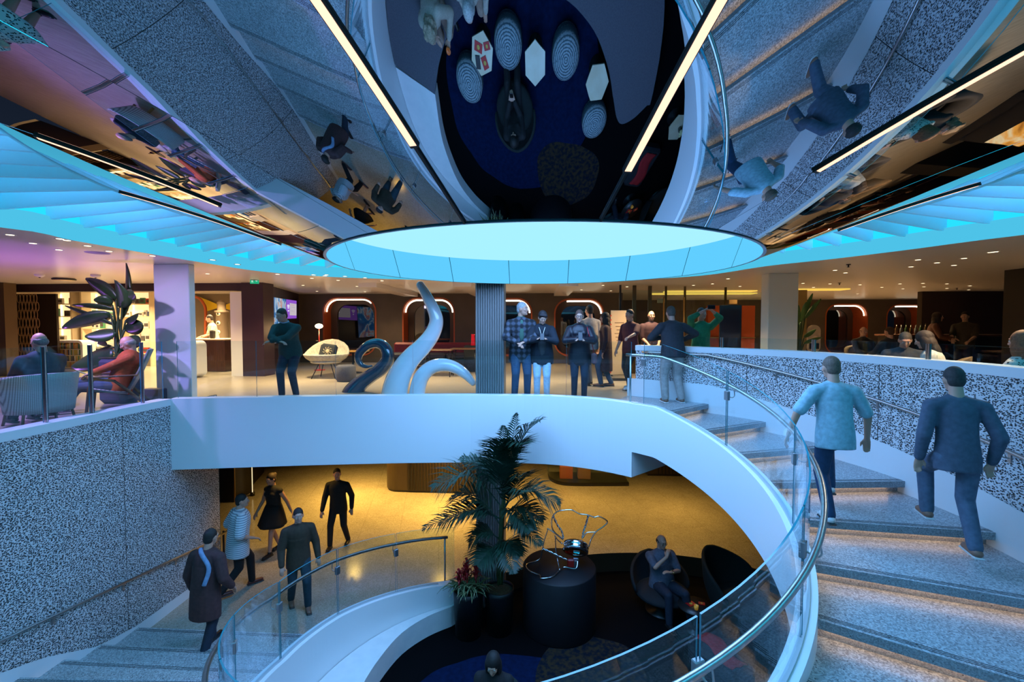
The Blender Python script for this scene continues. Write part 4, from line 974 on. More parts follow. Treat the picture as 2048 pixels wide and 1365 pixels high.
# rounded white display racks
def rack(px0,px1,py,Y,label,bags,seed):
    a,b=aty(px0,py,Y),aty(px1,py,Y); w=b.x-a.x; H=a.z-DECK; e=empty('display_rack',((a.x+b.x)/2,Y,DECK),0,label,'display rack')
    m=MB(); out=rrect(0,H/2,w,H-.02,.14); inn=rrect(0,H/2,w-.14,H-.16,.09)
    m.grid([[V((q[0],-.2,q[1])),V((p[0],-.2,p[1])),V((p[0],.2,p[1])),V((q[0],.2,q[1]))] for p,q in zip(out,inn)],0,False,True,True); m.build('frame',WHITE,e)
    zz=[.12+i*(H-.22)/4 for i in range(4)]
    for z in zz: m=MB(); m.box((0,0,z),(w-.14,.36,.02)); m.build('shelf',SHOPW,e)
    for i,z in enumerate(zz):
        if bags:
            g=MB(); g.ell((0,0,.10),(w*.34,.12,.10),8,14); g.box((0,0,.07),(w*.62,.22,.13),bev=.03); o=g.build('folded_bag',mat('shop_blue',(.015,.11,.27),.6)); o.location=e.location+V((0,0,z+.012))
            tag(o,'blue fabric bag on the %s shelf of the rounded rack by the shop counter'%['bottom','second','third','top'][i],'bag')
        else:
            rn=random.Random(seed+i); x=-w/2+.09
            while x<w/2-.12:
                tt=rn.uniform(.025,.05); g=MB(); hh=rn.uniform(.14,.2); g.box((0,0,hh/2),(tt,.16,hh),bev=.003); o=g.build('book',mat('goods_b%d'%rn.randrange(8),BOOKC[rn.randrange(8)],.5)); o.location=e.location+V((x+tt/2,-.05,z+.012)); x+=tt+.003
                tag(o,'upright book on the %s shelf of the rounded rack beside the plant'%['bottom','second','third','top'][i],'book','books on the rounded rack, shelf %d'%i)
rack(113,178,680,12.9,'white rounded display rack of books left of the potted plant',False,5)
rack(352,402,681,11.6,'white rounded display rack of blue bags by the walnut counter',True,9)
# counter
a,b=aty(346,678,13.0),aty(449,678,13.0); e=empty('shop_counter',((a.x+b.x)/2,13.3,DECK),0,'walnut shop counter with pale top and open shelves','counter'); w=b.x-a.x; H=a.z-DECK
m=MB(); m.box((0,0,H/2-.02),(w,.6,H-.06)); m.build('body',WOODD,e); m=MB(); m.box((0,0,H-.02),(w+.08,.7,.04),bev=.01); m.build('worktop',SHOPW,e)
m=MB(); m.box((.05,-.305,H*.42),(.4,.01,.5)); m.build('niche_shade_panel',mat('niche_shade',(.03,.015,.01),.6),e)  # dark sheet on the solid front, painted as the shade inside a niche
base=e.location
def goods(nm,off,d,c,lab,cat='goods',bev=.005):
    g=MB(); g.box((0,0,d[2]/2),d,bev=bev); o=g.build(nm,mat('g_'+nm+'%d'%int(1000*(sum(c)+off[0])),c,.5)); o.location=base+V(off); return tag(o,lab,cat)
RB=mat('rainbow_box',(.5,.1,.1),.5); t=NT(RB); sx=t.n('ShaderNodeSeparateXYZ'); t.l(t.coord((1,1,1/.30)),sx.inputs[0]); t.l(t.ramp(sx.outputs['Z'],[(0,(.3,.05,.2)),(.16,(.05,.12,.5)),(.34,(.05,.35,.08)),(.5,(.75,.55,.03)),(.67,(.75,.22,.02)),(.84,(.6,.03,.03))],'CONSTANT'),t.b.inputs['Base Color'])
g=MB(); g.box((0,0,.15),(.20,.06,.30),bev=.004); o=g.build('rainbow_bag',RB); o.location=base+V((-.52,-.15,H)); tag(o,'rainbow striped paper bag standing on the shop counter','bag')
goods('white_box',(-.32,-.15,H),(.16,.06,.28),(.65,.6,.55),'white printed box beside the rainbow bag on the counter','box')
goods('card_terminal',(.30,-.12,H),(.16,.10,.26),(.02,.018,.018),'black payment terminal on the walnut counter','terminal',.03)
for i,(x,z,c,l) in enumerate(((-.06,.45,(.65,.12,.02),'orange gift box on the left of the counter niche'),(.12,.45,(.7,.22,.02),'orange gift box on the right of the counter niche'))):
    goods('gift_box',(x+.05,-.36,z),(.15,.10,.16),c,l,'box')
m=MB(); m.box((.05,-.38,.44),(.44,.16,.02)); m.build('niche_shelf',WOODD,e)
# yellow beam on the back wall, lighthouse figure
YEL=mat('yellow_paint',(.75,.52,.01),.5)
def wq(pts,Y,name,mt):
    m=MB(); P_=[aty(x,y,Y) for x,y in pts]; tri=tessellate_polygon([[V((p.x,p.z,0)) for p in P_]]); n=len(P_)
    m.add([(p.x,Y,p.z) for p in P_]+[(p.x,Y-.02,p.z) for p in P_],[list(t) for t in tri]+[[i+n for i in t] for t in tri]+[(i,(i+1)%n,(i+1)%n+n,i+n) for i in range(n)]); return m.build(name,mt)
o=wq([(340,587),(384,588),(438,610),(438,616),(414,623),(409,603),(395,594),(340,592)],16.15,'painted_beam',YEL); tag(o,'yellow painted beam sweeping over the arched shop window','wall graphic')
o=wq([(447,612),(463,606),(463,621),(447,617)],16.15,'painted_beam',YEL); tag(o,'short yellow painted beam right of the lighthouse figure','wall graphic')
m=MB(); arch=[aty(x,y,16.0) for x,y in ((342,594),(385,594),(398,597),(406,606),(411,620),(411,660),(411,700))]; m.tube(smooth_path(arch,5),.05,8); e=m.build('arched_frame',ORANGE); tag(e,'orange arched frame on the shop back wall beside the lighthouse','frame')
p0=aty(446,740,15.2); e=empty('lighthouse_figure',(p0.x,15.2,DECK),0,'tall grey lighthouse display figure with round portholes behind the counter','figure'); LH=aty(446,600,15.2).z-DECK
LM=mat('lighthouse_stone',(.22,.17,.12),.7); m=MB(); m.lathe([(.01,0),(.24,0),(.22,.5),(.17,LH-.45),(.22,LH-.44),(.22,LH-.38),(.13,LH-.37),(.13,LH-.14),(.16,LH-.13),(.08,LH-.02),(.01,LH)],18); m.build('tower',LM,e)
for i in range(5):
    z=.5+i*.32; m=MB(); m.ell((0,-.21+i*.010,z),(.075,.03,.075),8,12,0); m.ell((0,-.235+i*.010,z),(.04,.012,.04),8,12,1); m.build('porthole',[SHOPW,BLACK],e)
# mannequin (white bust with long pale hair)
p0=aty(376,650,13.8); e=empty('mannequin',(p0.x,13.8,DECK),0,'white dressed mannequin with very long pale hair behind the counter','mannequin')
m=MB(); m.ell((0,0,1.15),(.2,.13,.3)); m.caps((-.18,0,1.32),(-.26,.0,.95),.06,.045); m.caps((.18,0,1.32),(.28,-.1,.95),.06,.045); m.caps((0,0,1.4),(0,0,1.55),.05,.05); m.lathe([(.01,0),(.25,0),(.25,.03),(.03,.05),(.03,.9)],16); remesh(m.build('bust',mat('ivory_cloth',(.68,.6,.48),.6),e),.012)
m=MB(); m.ell((0,0,1.68),(.10,.12,.13)); m.ell((0,-.06,1.35),(.14,.08,.36)); remesh(m.build('hair',noisy('pale_hair',(.5,.38,.22),(.38,.27,.15),40,.6,0,(6,6,.3)),e),.012)
p=Person('young man in white shirt with lanyard working behind the shop counter',fl(429,14.2),FC-.7,1.72,.93,lean=8,head=(12,-25,0),lh=(-.2,.38,1.0),rh=(.12,.36,1.02),vox=.014)
p.hair('short',(.015,.01,.008)); p.top(cloth('cream_shirt',(.68,.62,.52)),.45,.12,.02); p.trousers(BLK); p.shoes(BKSHOE)
m=MB(); m.tube(smooth_path([p.nb+V((-.06,.03,.03)),p.chest+V((-.03,.15,.06)),p.chest+V((0,.17,-.05)),p.chest+V((.03,.15,.06)),p.nb+V((.06,.03,.03))],4),.007,5); m.build('lanyard',BLACK,p.e)
# TV wall
A_=aty(526,650,12.0); B_=aty(601,650,16.4); dv=V((B_.x-A_.x,B_.y-A_.y,0)); Lw=dv.length; dv.normalize(); nv=V((dv.y,-dv.x,0)); rzv=atan2(dv.y,dv.x)
m=MB(); q=(A_+B_)/2; m.box((q.x-nv.x*.2,q.y-nv.y*.2,(DECK+CEIL)/2),(Lw,.3,CEIL-DECK),rzv); struct(m.build('wall_screens',AUB))
def on_tv(px,py):
    d=ray(px,py); o=V((0,0,EYE)); s=(A_-o).dot(nv)/d.dot(nv); return o+d*s
def tvscreen(c,label,mt):
    P_=[on_tv(*x)+nv*.05 for x in c]; m=MB(); Q=[p-nv*.045 for p in P_]
    m.add(P_,[(0,1,2,3)],0); m.add(P_+Q,[(0,1,5,4),(1,2,6,5),(2,3,7,6),(3,0,4,7),(4,5,6,7)],1)
    e=m.build('wall_screen',[mt,BLACK],recalc=False); return tag(e,label,'screen')
TV1=mat('screen_blue',(0,0,0),.3,emit=(1,1,1),es=.9); t=NT(TV1); co_=t.coord((1,1,1),'Object'); no=t.n('ShaderNodeTexNoise',Scale=1.6,Detail=3.0,Distortion=1.2); t.l(co_,no.inputs['Vector'])
t.l(t.ramp(no.outputs['Fac'],[(.30,(.005,.07,.26)),(.48,(.012,.15,.42)),(.56,(.45,.62,.75)),(.62,(.55,.16,.10)),(.70,(.02,.2,.5))]),t.b.inputs['Emission Color'])
TV2=mat('screen_purple',(0,0,0),.3,emit=(.30,.09,.66),es=.9)
e1=tvscreen([(526,592),(568.5,599),(568.5,686),(526,688)],'large blue wall screen with a flowing fabric picture behind the green jumper',TV1)
e2=tvscreen([(569,599),(590,602),(590,637),(569,638)],'small purple wall screen with a pale message panel and a signal symbol',TV2)
def tvpatch(c,mt,par,nm):
    m=MB(); m.add([on_tv(*x)+nv*.056 for x in c],[(0,1,2,3)]); m.build(nm,mt,par,recalc=False)
tvpatch([(576,606.5),(589.5,608.5),(589.5,631.5),(576,631)],emitter('panel_pale',(.62,.55,.60),.9),e2,'message_panel')
for i in range(5): tvpatch([(577.5,609.5+i*4),(588-(i%2)*2,611+i*3.9),(588-(i%2)*2,612+i*3.9),(577.5,610.6+i*4)],emitter('txt_%d'%i,(.75,.12,.10) if i==0 else (.35,.28,.45),.8),e2,'text_line')
m=MB()
for r in(.06,.11,.16):
    c=on_tv(573,620)+nv*.058; m.tube([c+dv*(r*cos(a))+V((0,0,r*sin(a))) for a in frange(radians(50),radians(130),.2)],.014,5)
m.ell(tuple(on_tv(573,622)+nv*.058),(.025,.025,.025)); m.build('signal_symbol',emitter('sym_white',(.9,.85,1),.9),e2)
tvpatch([(526,691),(597,694),(597,699),(526,697)],mat('console_ledge',(.05,.04,.045),.4),e1,'ledge')
# ------------------------------------------------------------------ lounge by the back wall
def floor_lamp(px,Y):
    p=aty(px,654,Y); e=empty('floor_lamp',(p.x,Y,DECK),0,'red floor lamp with a bright dome shade by the arched window','lamp'); H=p.z-DECK
    R_=mat('lamp_red',(.45,.02,.015),.35); m=MB(); m.lathe([(.001,0),(.16,0),(.16,.02),(.001,.03)],20); m.build('base',R_,e); m=MB(); m.tube([(0,0,.02),(0,0,H)],.012,8); m.build('pole',R_,e)
    m=MB(); m.ell((0,0,H+.02),(.115,.115,.075)); m.build('shade',emitter('lamp_glow',(1,.75,.4),9),e); point('lamp_light',(p.x,Y-.05,p.z-.12),22,(1,.66,.3),.08)
floor_lamp(638,13.6)
# egg chair
p=aty(650,760,11.6); e=empty('shell_armchair',(p.x,11.7,DECK),FC+.15-pi,'cream shell armchair with slim dark legs in front of the arched window','armchair')
CR=cloth('cream_felt',(.50,.46,.38)); m=MB(); rows=[]
for i in range(11):
    u=i/10; row=[]
    for j in range(21):
        a=2*pi*j/20
        rr=interp([(0,.05),(.35,.30),(.7,.46),(1,.52)],u); hgt=interp([(0,.36),(.35,.40),(.7,.52),(1,.62)],u)+.38*max(0,sin(a))**1.2*u**1.5
        row.append((rr*1.12*cos(a),rr*sin(a)*.9+.1*max(0,sin(a))*u,hgt))
    rows.append(row)
m.grid(rows,0,True); o=m.build('shell',CR,e); so=o.modifiers.new('s','SOLIDIFY'); so.thickness=.035
m=MB(); m.ell((0,-.03,.43),(.40,.34,.07)); m.build('seat_pad',CR,e)
for x,y in((-.3,-.28),(.3,-.28),(-.25,.3),(.25,.3)): m=MB(); m.tube([(x*.5,y*.5,.38),(x,y,0)],.012,8); m.build('leg',DARK,e)
CUSH=mat('cushion_navy',(.012,.016,.022),.9)
m=MB(); m.box((0,0,0),(.44,.13,.40),bev=.06); o=m.build('cushion',CUSH); o.location=(p.x+.09,11.62,DECK+.70); o.rotation_euler=(radians(-18),radians(8),.1); tag(o,'dark cushion with a pale crest resting in the cream shell armchair','cushion')
m=MB(); cm=mat('crest_gold',(.42,.34,.2),.6)
for a in frange(0,2*pi,.7)[:-1]: m.tube([(0,-.068,0),(.05*cos(a),-.07,.05*sin(a)),(.09*cos(a+.3),-.068,.09*sin(a+.3)),(.12*cos(a),-.064,.11*sin(a))],.008,5)
m.ell((0,-.068,0),(.04,.012,.045)); m.build('crest',cm,o)
p=aty(692,757,11.0); m=MB(); pr=[(.001,0),(.19,0),(.235,.04),(.245,.2),(.235,.36),(.19,.40),(.001,.41)]; m.lathe(pr,28); o=m.build('pouf',cloth('grey_tweed',(.09,.085,.10),c2=(.05,.05,.06),scale=70)); o.location=(p.x,11.0,DECK); tag(o,'grey tweed drum pouf beside the cream shell armchair','pouf')
# low lit table
p=aty(706,702,12.9); e=empty('side_table',(p.x,12.9,DECK),0,'low table with lamp lit amber top behind the dark blue tentacle','table'); H=p.z-DECK
m=MB(); m.lathe([(.001,H-.02),(.46,H-.02),(.47,H),(.001,H+.01)],28); m.build('top',mat('lamplit_wood',(.5,.26,.06),.35),e); m=MB(); m.lathe([(.001,0),(.25,0),(.25,.02),(.03,.04),(.03,H-.02)],18); m.build('pedestal',DARK,e)  # yellow lamp light is put into the colour of the top
# red sofa
a,b=aty(782,686,14.6),aty(952,686,14.6); e=empty('sofa',((a.x+b.x)/2,14.7,DECK),0,'long crimson sofa with dark seat along the back wall','sofa'); w=b.x-a.x; H=a.z-DECK
RED=cloth('crimson_velvet',(.22,.006,.025),.6); m=MB(); m.box((0,.25,H/2+.12),(w,.22,H-.24),bev=.06); m.build('backrest',RED,e)
for i in range(3): m=MB(); m.box((-w/3+i*w/3,-.12,.40),(w/3-.02,.62,.18),bev=.05); m.build('seat_cushion',cloth('navy_velvet',(.02,.02,.05),.6),e)
m=MB(); m.box((0,.0,.2),(w-.1,.7,.2)); m.build('base',BLACK,e)
for s in(-1,1): m=MB(); m.box((s*(w/2-.1),0,.05),(.06,.6,.1)); m.build('leg',DARK,e)
# dining tables and chairs under the arching tentacle
for px,Y,lab in((878,12.2,'dark bistro table with thin legs seen under the arching white tentacle'),(930,12.8,'dark bistro table with thin legs between the white tentacle and the column')):
    p=aty(px,704,Y); e=empty('bistro_table',(p.x,Y,DECK),0,lab,'table'); H=.72
    m=MB(); m.box((0,0,H),(.8,.6,.03),bev=.01); m.build('top',mat('walnut_top',(.12,.055,.03),.3),e)
    for x,y in((-.34,-.24),(.34,-.24),(-.34,.24),(.34,.24)): m=MB(); m.tube([(x*.9,y*.9,H-.02),(x,y,0)],.013,6); m.build('leg',DARK,e)
p=aty(946,680,13.6); m=MB(); m.lathe([(.001,0),(.07,0),(.06,.06),(.05,.3),(.055,.34),(.001,.34)],16); o=m.build('table_lamp',mat('red_glass_lamp',(.3,.005,.01),.2,emit=(.7,.01,.02),es=.5)); o.location=(p.x,13.6,p.z-.17); tag(o,'small red glass lamp standing on the sofa ledge left of the column','lamp')
m=MB(); m.box((p.x,13.6,(p.z-.17+DECK)/2),(.5,.4,p.z-.17-DECK),bev=.02); o=m.build('pedestal_table',BLACK); tag(o,'black pedestal under the small red lamp','table')
# stools (dark wire stools by the column)
# ------------------------------------------------------------------ right: bar lounge
m=MB(); pp=rrect(0,0,.34,.75,.16); q=aty(1627,678,12.9)
m.add([(x,-.03,z) for x,z in pp]+[(x,.03,z) for x,z in pp],[list(range(len(pp))),list(range(len(pp),2*len(pp)))[::-1]]+[(i,(i+1)%len(pp),(i+1)%len(pp)+len(pp),i+len(pp)) for i in range(len(pp))]); m.box((0,-.035,-.2),(.26,.02,.16),0,1,bev=.03)
e=m.build('sanitiser_dispenser',[mat('cream_plastic',(.62,.5,.38),.4),BLACK]); e.location=(q.x,12.9,q.z); tag(e,'cream oval hand sanitiser dispenser mounted by the glass partition','dispenser')
m=MB(); m.box((q.x-.32,12.95,(DECK+6.0)/2),(.24,.12,6.0-DECK)); struct(m.build('trim_partition_post',mat('gold_post',(.45,.32,.12),.4,.6)))
m=MB(); m.box((q.x,12.95,(q.z+DECK)/2),(.2,.05,q.z-DECK)); tag(m.build('dispenser_stand',BLACK),'black stand carrying the cream sanitiser dispenser','stand')
# bar counter and back bar in the dark corner
p=aty(1890,655,13.5); e=empty('bar_counter',(p.x,13.5,DECK),0,'dark bar counter in the unlit corner behind the seated guests','bar'); m=MB(); m.box((0,0,.55),(3.2,.6,1.1),bev=.02); m.build('body',BLACK,e); m=MB(); m.box((0,0,1.11),(3.3,.7,.04)); m.build('worktop',WOODD,e)
m=MB(); m.box(((aty(1838,650,16.5).x+19)/2,16.5,4.92),(19-aty(1838,650,16.5).x,.2,2.54)); struct(m.build('wall_bar_back',mat('bar_brown',(.02,.011,.006),.6)))
rn=random.Random(4)
for i in range(9):
    m=MB(); h=.26+.04*rn.random(); m.lathe([(.001,0),(.036,0),(.036,h*.6),(.013,h*.75),(.013,h),(.001,h)],10); o=m.build('bottle',mat('bottle_%d'%(i%3),[(.05,.03,.01),(.08,.09,.09),(.02,.05,.02)][i%3],.15)); o.location=(p.x-1.3+i*.13,13.5,DECK+1.13); tag(o,'bottle standing in the row on the dark bar counter','bottle','bottles on the dark bar counter')
DS=cloth('dark_shirt',(.02,.012,.008))
stander('bartender in dark shirt standing at the bar beside the black wall block',1930,12.3,cloth('olive_shirt',(.035,.028,.014)),BLK,(.006,.005,.004),face=FC-.9,sleeve=.45,lh=(-.15,.35,1.0),rh=(.15,.38,1.02),skin=SKIN2)
stander('person with pale sleeves bending over the bar left of the bartender',1860,12.6,cloth('rust_top',(.10,.03,.012)),BLK,(.02,.01,.006),'long',face=FC+1.1,fem=True,lh=(-.15,.38,1.0),rh=(.2,.40,1.05),lean=12)
CH=cloth('dark_armchair_cloth',(.02,.018,.02)); TANC=cloth('sand_armchair_cloth',(.30,.20,.11))
def tub(loc,rz,label,mt,leg=True,s=1.0):
    e=empty('tub_chair',loc,rz,label,'armchair'); m=MB(); rows=[]
    for z,r,k in((.12,.32,0),(.40,.36,0),(.44,.36,0),(.62,.39,.10),(.80,.40,.2)):
        pass
    m=MB(); m.lathe([(.001,.10),(.30,.10),(.34,.2),(.35,.40),(.30,.44),(.001,.45)],26); m.build('seat',mt,e)
    m=MB(); R0,R1=.33,.41
    rows=[]
    for a in frange(-210,30,12):
        ar=radians(a); hh=.50+.32*max(0,cos(radians(a+90)))**.7; 
        rows.append([(R0*cos(ar),-R0*sin(ar)*-1 if False else R0*sin(ar),.28),(R0*cos(ar),R0*sin(ar),hh),(R1*cos(ar)*1.04,R1*sin(ar)*1.04,hh+.03),(R1*cos(ar),R1*sin(ar),.28)])
    m.grid(rows,0,True,False,True); n_=len(rows); m.f.append([0,1,2,3]); m.m.append(0); m.sm.append(False); m.f.append([4*n_-4,4*n_-1,4*n_-2,4*n_-3]); m.m.append(0); m.sm.append(False)
    m.build('backrest',mt,e)
    for a in(45,135,225,315): q_=V((.24*cos(radians(a)),.24*sin(radians(a)),0)); m=MB(); m.tube([q_+V((0,0,.12)),q_*1.15],.016,8); m.build('leg',DARK,e)
    return e
# seated guests behind the right wall, each in a tub chair (back of the chair is at local -y)
def guest(px,Y,face,label,top_,hairc,style,clab,fem=False,seat=.45,mt=None,head=(0,0,0),skin=SKIN,dz=0,**kw):
    q=fl(px,Y); tub(tuple(q),face,clab,mt or CH)
    return sitter(label,V((q.x,q.y,DECK+dz)),face,seat,top_,BLK,hairc,style,lean=-8,fem=fem,head=head,skin=skin,**kw)
q=aty(1985,745,4.6)
LEO=mat('leopard_cloth',(.5,.45,.4),.8); t=NT(LEO); v=t.n('ShaderNodeTexVoronoi',Scale=34.0,_feature='DISTANCE_TO_EDGE' if False else 'F1'); t.l(t.coord(),v.inputs['Vector']); t.l(t.ramp(v.outputs['Distance'],[(.30,(.03,.022,.02)),(.42,(.62,.56,.5))]),t.b.inputs['Base Color'])
guest(1978,5.35,.35,'woman with wavy brown hair and spotted white blouse seated behind the right wall',LEO,(.16,.07,.03),'long','dark tub chair of the woman in the spotted blouse',fem=True,h=1.68) if False else None
sitter('woman with wavy brown hair and spotted white blouse seated behind the coping',V((5.15,5.15,DECK)),.25,.44,LEO,BLK,(.20,.085,.035),'long',lean=-2,fem=True,h=1.70,vox=.009,length=.1); tub((5.15,5.12,DECK),.25,'dark tub chair of the woman in the spotted blouse',CH)
sitter('woman with curly greying hair beside the spotted blouse at the frame edge',V((5.80,5.50,DECK)),1.1,.38,BLK,BLK,(.22,.15,.09),'curly',lean=-4,fem=True,h=1.66,vox=.010,head=(5,30,0)); tub((5.82,5.48,DECK),1.1,'dark tub chair of the woman with curly hair',CH)
sitter('woman with long dark hair and white blouse leaning over her phone',V((5.38,6.42,DECK)),.75,.46,cloth('white_blouse',(.6,.56,.5)),BLK,(.03,.018,.012),'long',lean=10,fem=True,h=1.66,vox=.010,head=(20,0,0)); tub((5.36,6.38,DECK),.75,'dark tub chair of the dark haired woman in white',CH)
sitter('grey haired man bowing his head left of the woman in white blouse',V((5.6,7.35,DECK)),FC-.5,.44,cloth('grey_jumper',(.06,.06,.07)),BLK,(.10,.08,.06),'short',lean=14,h=1.70,vox=.010,head=(28,0,0)); tub((5.62,7.40,DECK),FC-.5,'dark tub chair of the bowing grey haired man',CH)
sitter('seated man in white collar and dark jacket facing the camera under the windows',fl(1730,12.2),FC,.45,cloth('black_jacket',(.012,.010,.010)),BLK,(.02,.015,.01),'balding',lean=-8,h=1.72,vox=.014,tn='jacket'); tub(tuple(fl(1730,12.28)),FC,'sand tub chair of the man with white collar',TANC)
sitter('seated person in dark blue top turned away under the second arched window',fl(1775,11.6),.2,.45,NAVYC,BLK,(.05,.02,.01),'short',lean=-8,vox=.014); tub(tuple(fl(1775,11.55)),.2,'dark tub chair of the person in dark blue',CH)
tub(tuple(fl(1880,8.6)),.9,'sand coloured tub chair left standing empty behind the dark haired woman',TANC)
for px,Y,lab in((1668,11.2,'low round white table below the first right window'),(1690,9.6,'low round white table between the empty seats and the coping')):
    p=fl(px,Y); e=empty('round_table',tuple(p),0,lab,'table'); m=MB(); m.lathe([(.001,.62),(.34,.62),(.35,.65),(.001,.655)],28); m.build('top',mat('table_cream',(.6,.48,.34),.35),e); m=MB(); m.lathe([(.001,0),(.2,0),(.2,.02),(.03,.04),(.03,.62)],18); m.build('pedestal',DARK,e)
# ------------------------------------------------------------------ ceiling fittings
def down(px,py,i,big=1.0,zone=''):
    p=atz(px,py,CEIL)
    e=DLP.copy() if DL else None
    return p
DL=[]
def downlight(p,label,group,s=1.0):
    if not DL:
        e=empty('downlight',(0,0,CEIL),0,label,'downlight',group); m=MB(); m.lathe([(.038,0.0),(.058,-.004),(.060,0.0)],16); m.build('ring',WHITE,e); m=MB(); m.lathe([(.001,-.003),(.039,-.003)],16); m.build('lens',SPOT,e); DL.append(e); c=e
    else: c=copy_tree(DL[0])
    c.location=(p.x,p.y,CEIL); c.scale=(s,s,1); c['label']=label; c['group']=group; return c
zl=[(20,470),(66,487),(120,478),(134,481),(175,492),(118,500),(218,503),(305,512),(425,520),(475,529)]
for x,y in zl: downlight(atz(x,y,CEIL),'small recessed downlight in the violet lit ceiling at left','downlights in the violet ceiling')
for i,(x,y) in enumerate([(415,548),(370,553),(555,549),(627,550),(650,552),(690,553),(730,556),(764,562),(624,557),(676,561),(606,571),(634,583),(714,573),(730,584),(653,550)]): downlight(atz(x,y,CEIL),'small recessed downlight in the ceiling left of the blue oculus','downlights left of the oculus')
for x,y in [(1254,574),(1222,582),(1163,580),(1138,589),(1206,571),(1425,568),(1456,558),(1387,571),(1480,573)]: downlight(atz(x,y,CEIL),'small recessed downlight in the ceiling right of the fluted column','downlights right of the column')
for x,y in [(1982,505),(1928,517),(1836,520),(1908,531),(1874,526),(1822,534),(1990,504),(1670,541),(1691,546),(1606,567),(1627,575),(1660,568),(1720,570),(1764,575),(1800,568),(1806,578),(1846,567),(1894,568),(1848,574),(1894,577),(1940,572),(1937,580),(1715,588),(1750,600)]: downlight(atz(x,y,CEIL),'small recessed downlight in the warm ceiling over the right lounge','downlights over the right lounge')
def fitting(px,py,label,kind):
    p=atz(px,py,CEIL); e=empty(kind,tuple(p),0,label,kind.replace('_',' '))
    if kind=='sprinkler':
        m=MB(); m.lathe([(.001,-.001),(.04,-.001),(.035,-.012),(.012,-.015),(.012,-.05),(.03,-.055),(.001,-.06)],12); m.build('body',DARK,e)
    else:
        m=MB(); m.lathe([(.001,0),(.09,0),(.09,-.03),(.05,-.06),(.001,-.065)],20); m.build('body',WHITE,e); m=MB(); m.ell((0,0,-.07),(.02,.02,.01)); m.build('lens',BLACK,e)
for x,y,l in((1697,529,'ceiling sprinkler right of the oculus over the right column'),(1679,566,'ceiling sprinkler above the right arched windows'),(1914,576,'ceiling sprinkler beside the black wall block')): fitting(x,y,l,'sprinkler')
for x,y,l in((79,549,'white smoke detector left of the round ceiling speaker'),(191,550,'white smoke detector above the potted plant')): fitting(x,y,l,'smoke_detector')
p=atz(128,557,CEIL); e=empty('ceiling_speaker',tuple(p),0,'round dark rimmed ceiling speaker in front of the shop lintel','speaker'); m=MB(); m.lathe([(.001,-.05),(.2,-.05),(.22,-.02),(.2,0),(.001,0)],24); m.build('body',SHOPW,e); m=MB(); m.lathe([(.2,-.05),(.23,-.035),(.22,-.01)],24); m.build('rim',BLACK,e)
p=atz(195,506,CEIL); m=MB(); m.lathe([(.001,-.006),(.15,-.006),(.16,0)],24); o=m.build('ceiling_grille',mat('grille_lilac',(.35,.3,.45),.6)); o.location=p; tag(o,'round lilac grille flush in the violet ceiling','grille')
# exit sign
p=aty(509,562,11.2); e=empty('exit_sign',(p.x,11.2,p.z),.25,'small green illuminated exit sign hanging over the shop portal','exit sign')
m=MB(); m.box((0,0,0),(.20,.03,.15)); m.build('panel',mat('exit_green',(.0,.25,.12),.4,emit=(0,.42,.22),es=.8),e)
wm=emitter('exit_white',(.7,1,.85),.9); m=MB(); m.ell((-.045,-.017,.035),(.012,.003,.012)); m.tube([(-.045,-.017,.02),(-.05,-.017,-.012)],.008,5); m.tube([(-.05,-.017,-.012),(-.03,-.017,-.025),(-.035,-.017,-.05)],.006,5); m.tube([(-.05,-.017,-.012),(-.07,-.017,-.04)],.006,5); m.tube([(-.07,-.017,.0),(-.045,-.017,.015),(-.02,-.017,.0)],.005,5)
m.tube([(.02,-.017,0),(.07,-.017,0)],.006,5); m.tube([(.05,-.017,.02),(.07,-.017,0),(.05,-.017,-.02)],.006,5); m.build('pictogram',wm,e); m=MB(); m.tube([(0,0,.07),(0,0,CEIL-p.z-.01)],.01,6); m.lathe([(.001,0),(.09,0),(.09,.012)],16,(0,0,CEIL-p.z-.014)); m.build('hanger',DARK,e)
# recessed cove slots glowing yellow over the right rooms
SLOT=emitter('slot_glow',(1,.62,.10),1.0)
for px0,px1,py,Y,lab in((1330,1508,584,15.8,'long yellow ceiling light slot above the glass screen'),(1300,1508,592,17.0,'second thinner yellow ceiling light slot above the glass screen'),(1575,1690,586,15.2,'pale yellow ceiling light slot right of the right column')):
    a,b=aty(px0,py,Y),aty(px1,py,Y); m=MB(); m.box(((a.x+b.x)/2,Y,CEIL-.016),(b.x-a.x,.5,.03)); o=m.build('light_slot',SLOT); tag(o,lab,'light')
# beams in the far ceiling
for px,Y in((770,13.5),(940,13.5),(1130,13.8)):
    a=aty(px,590,Y); m=MB(); m.box((a.x,14.2,CEIL-.06),(.5,4.2,.12)); struct(m.build('ceiling_beam',CEILM))
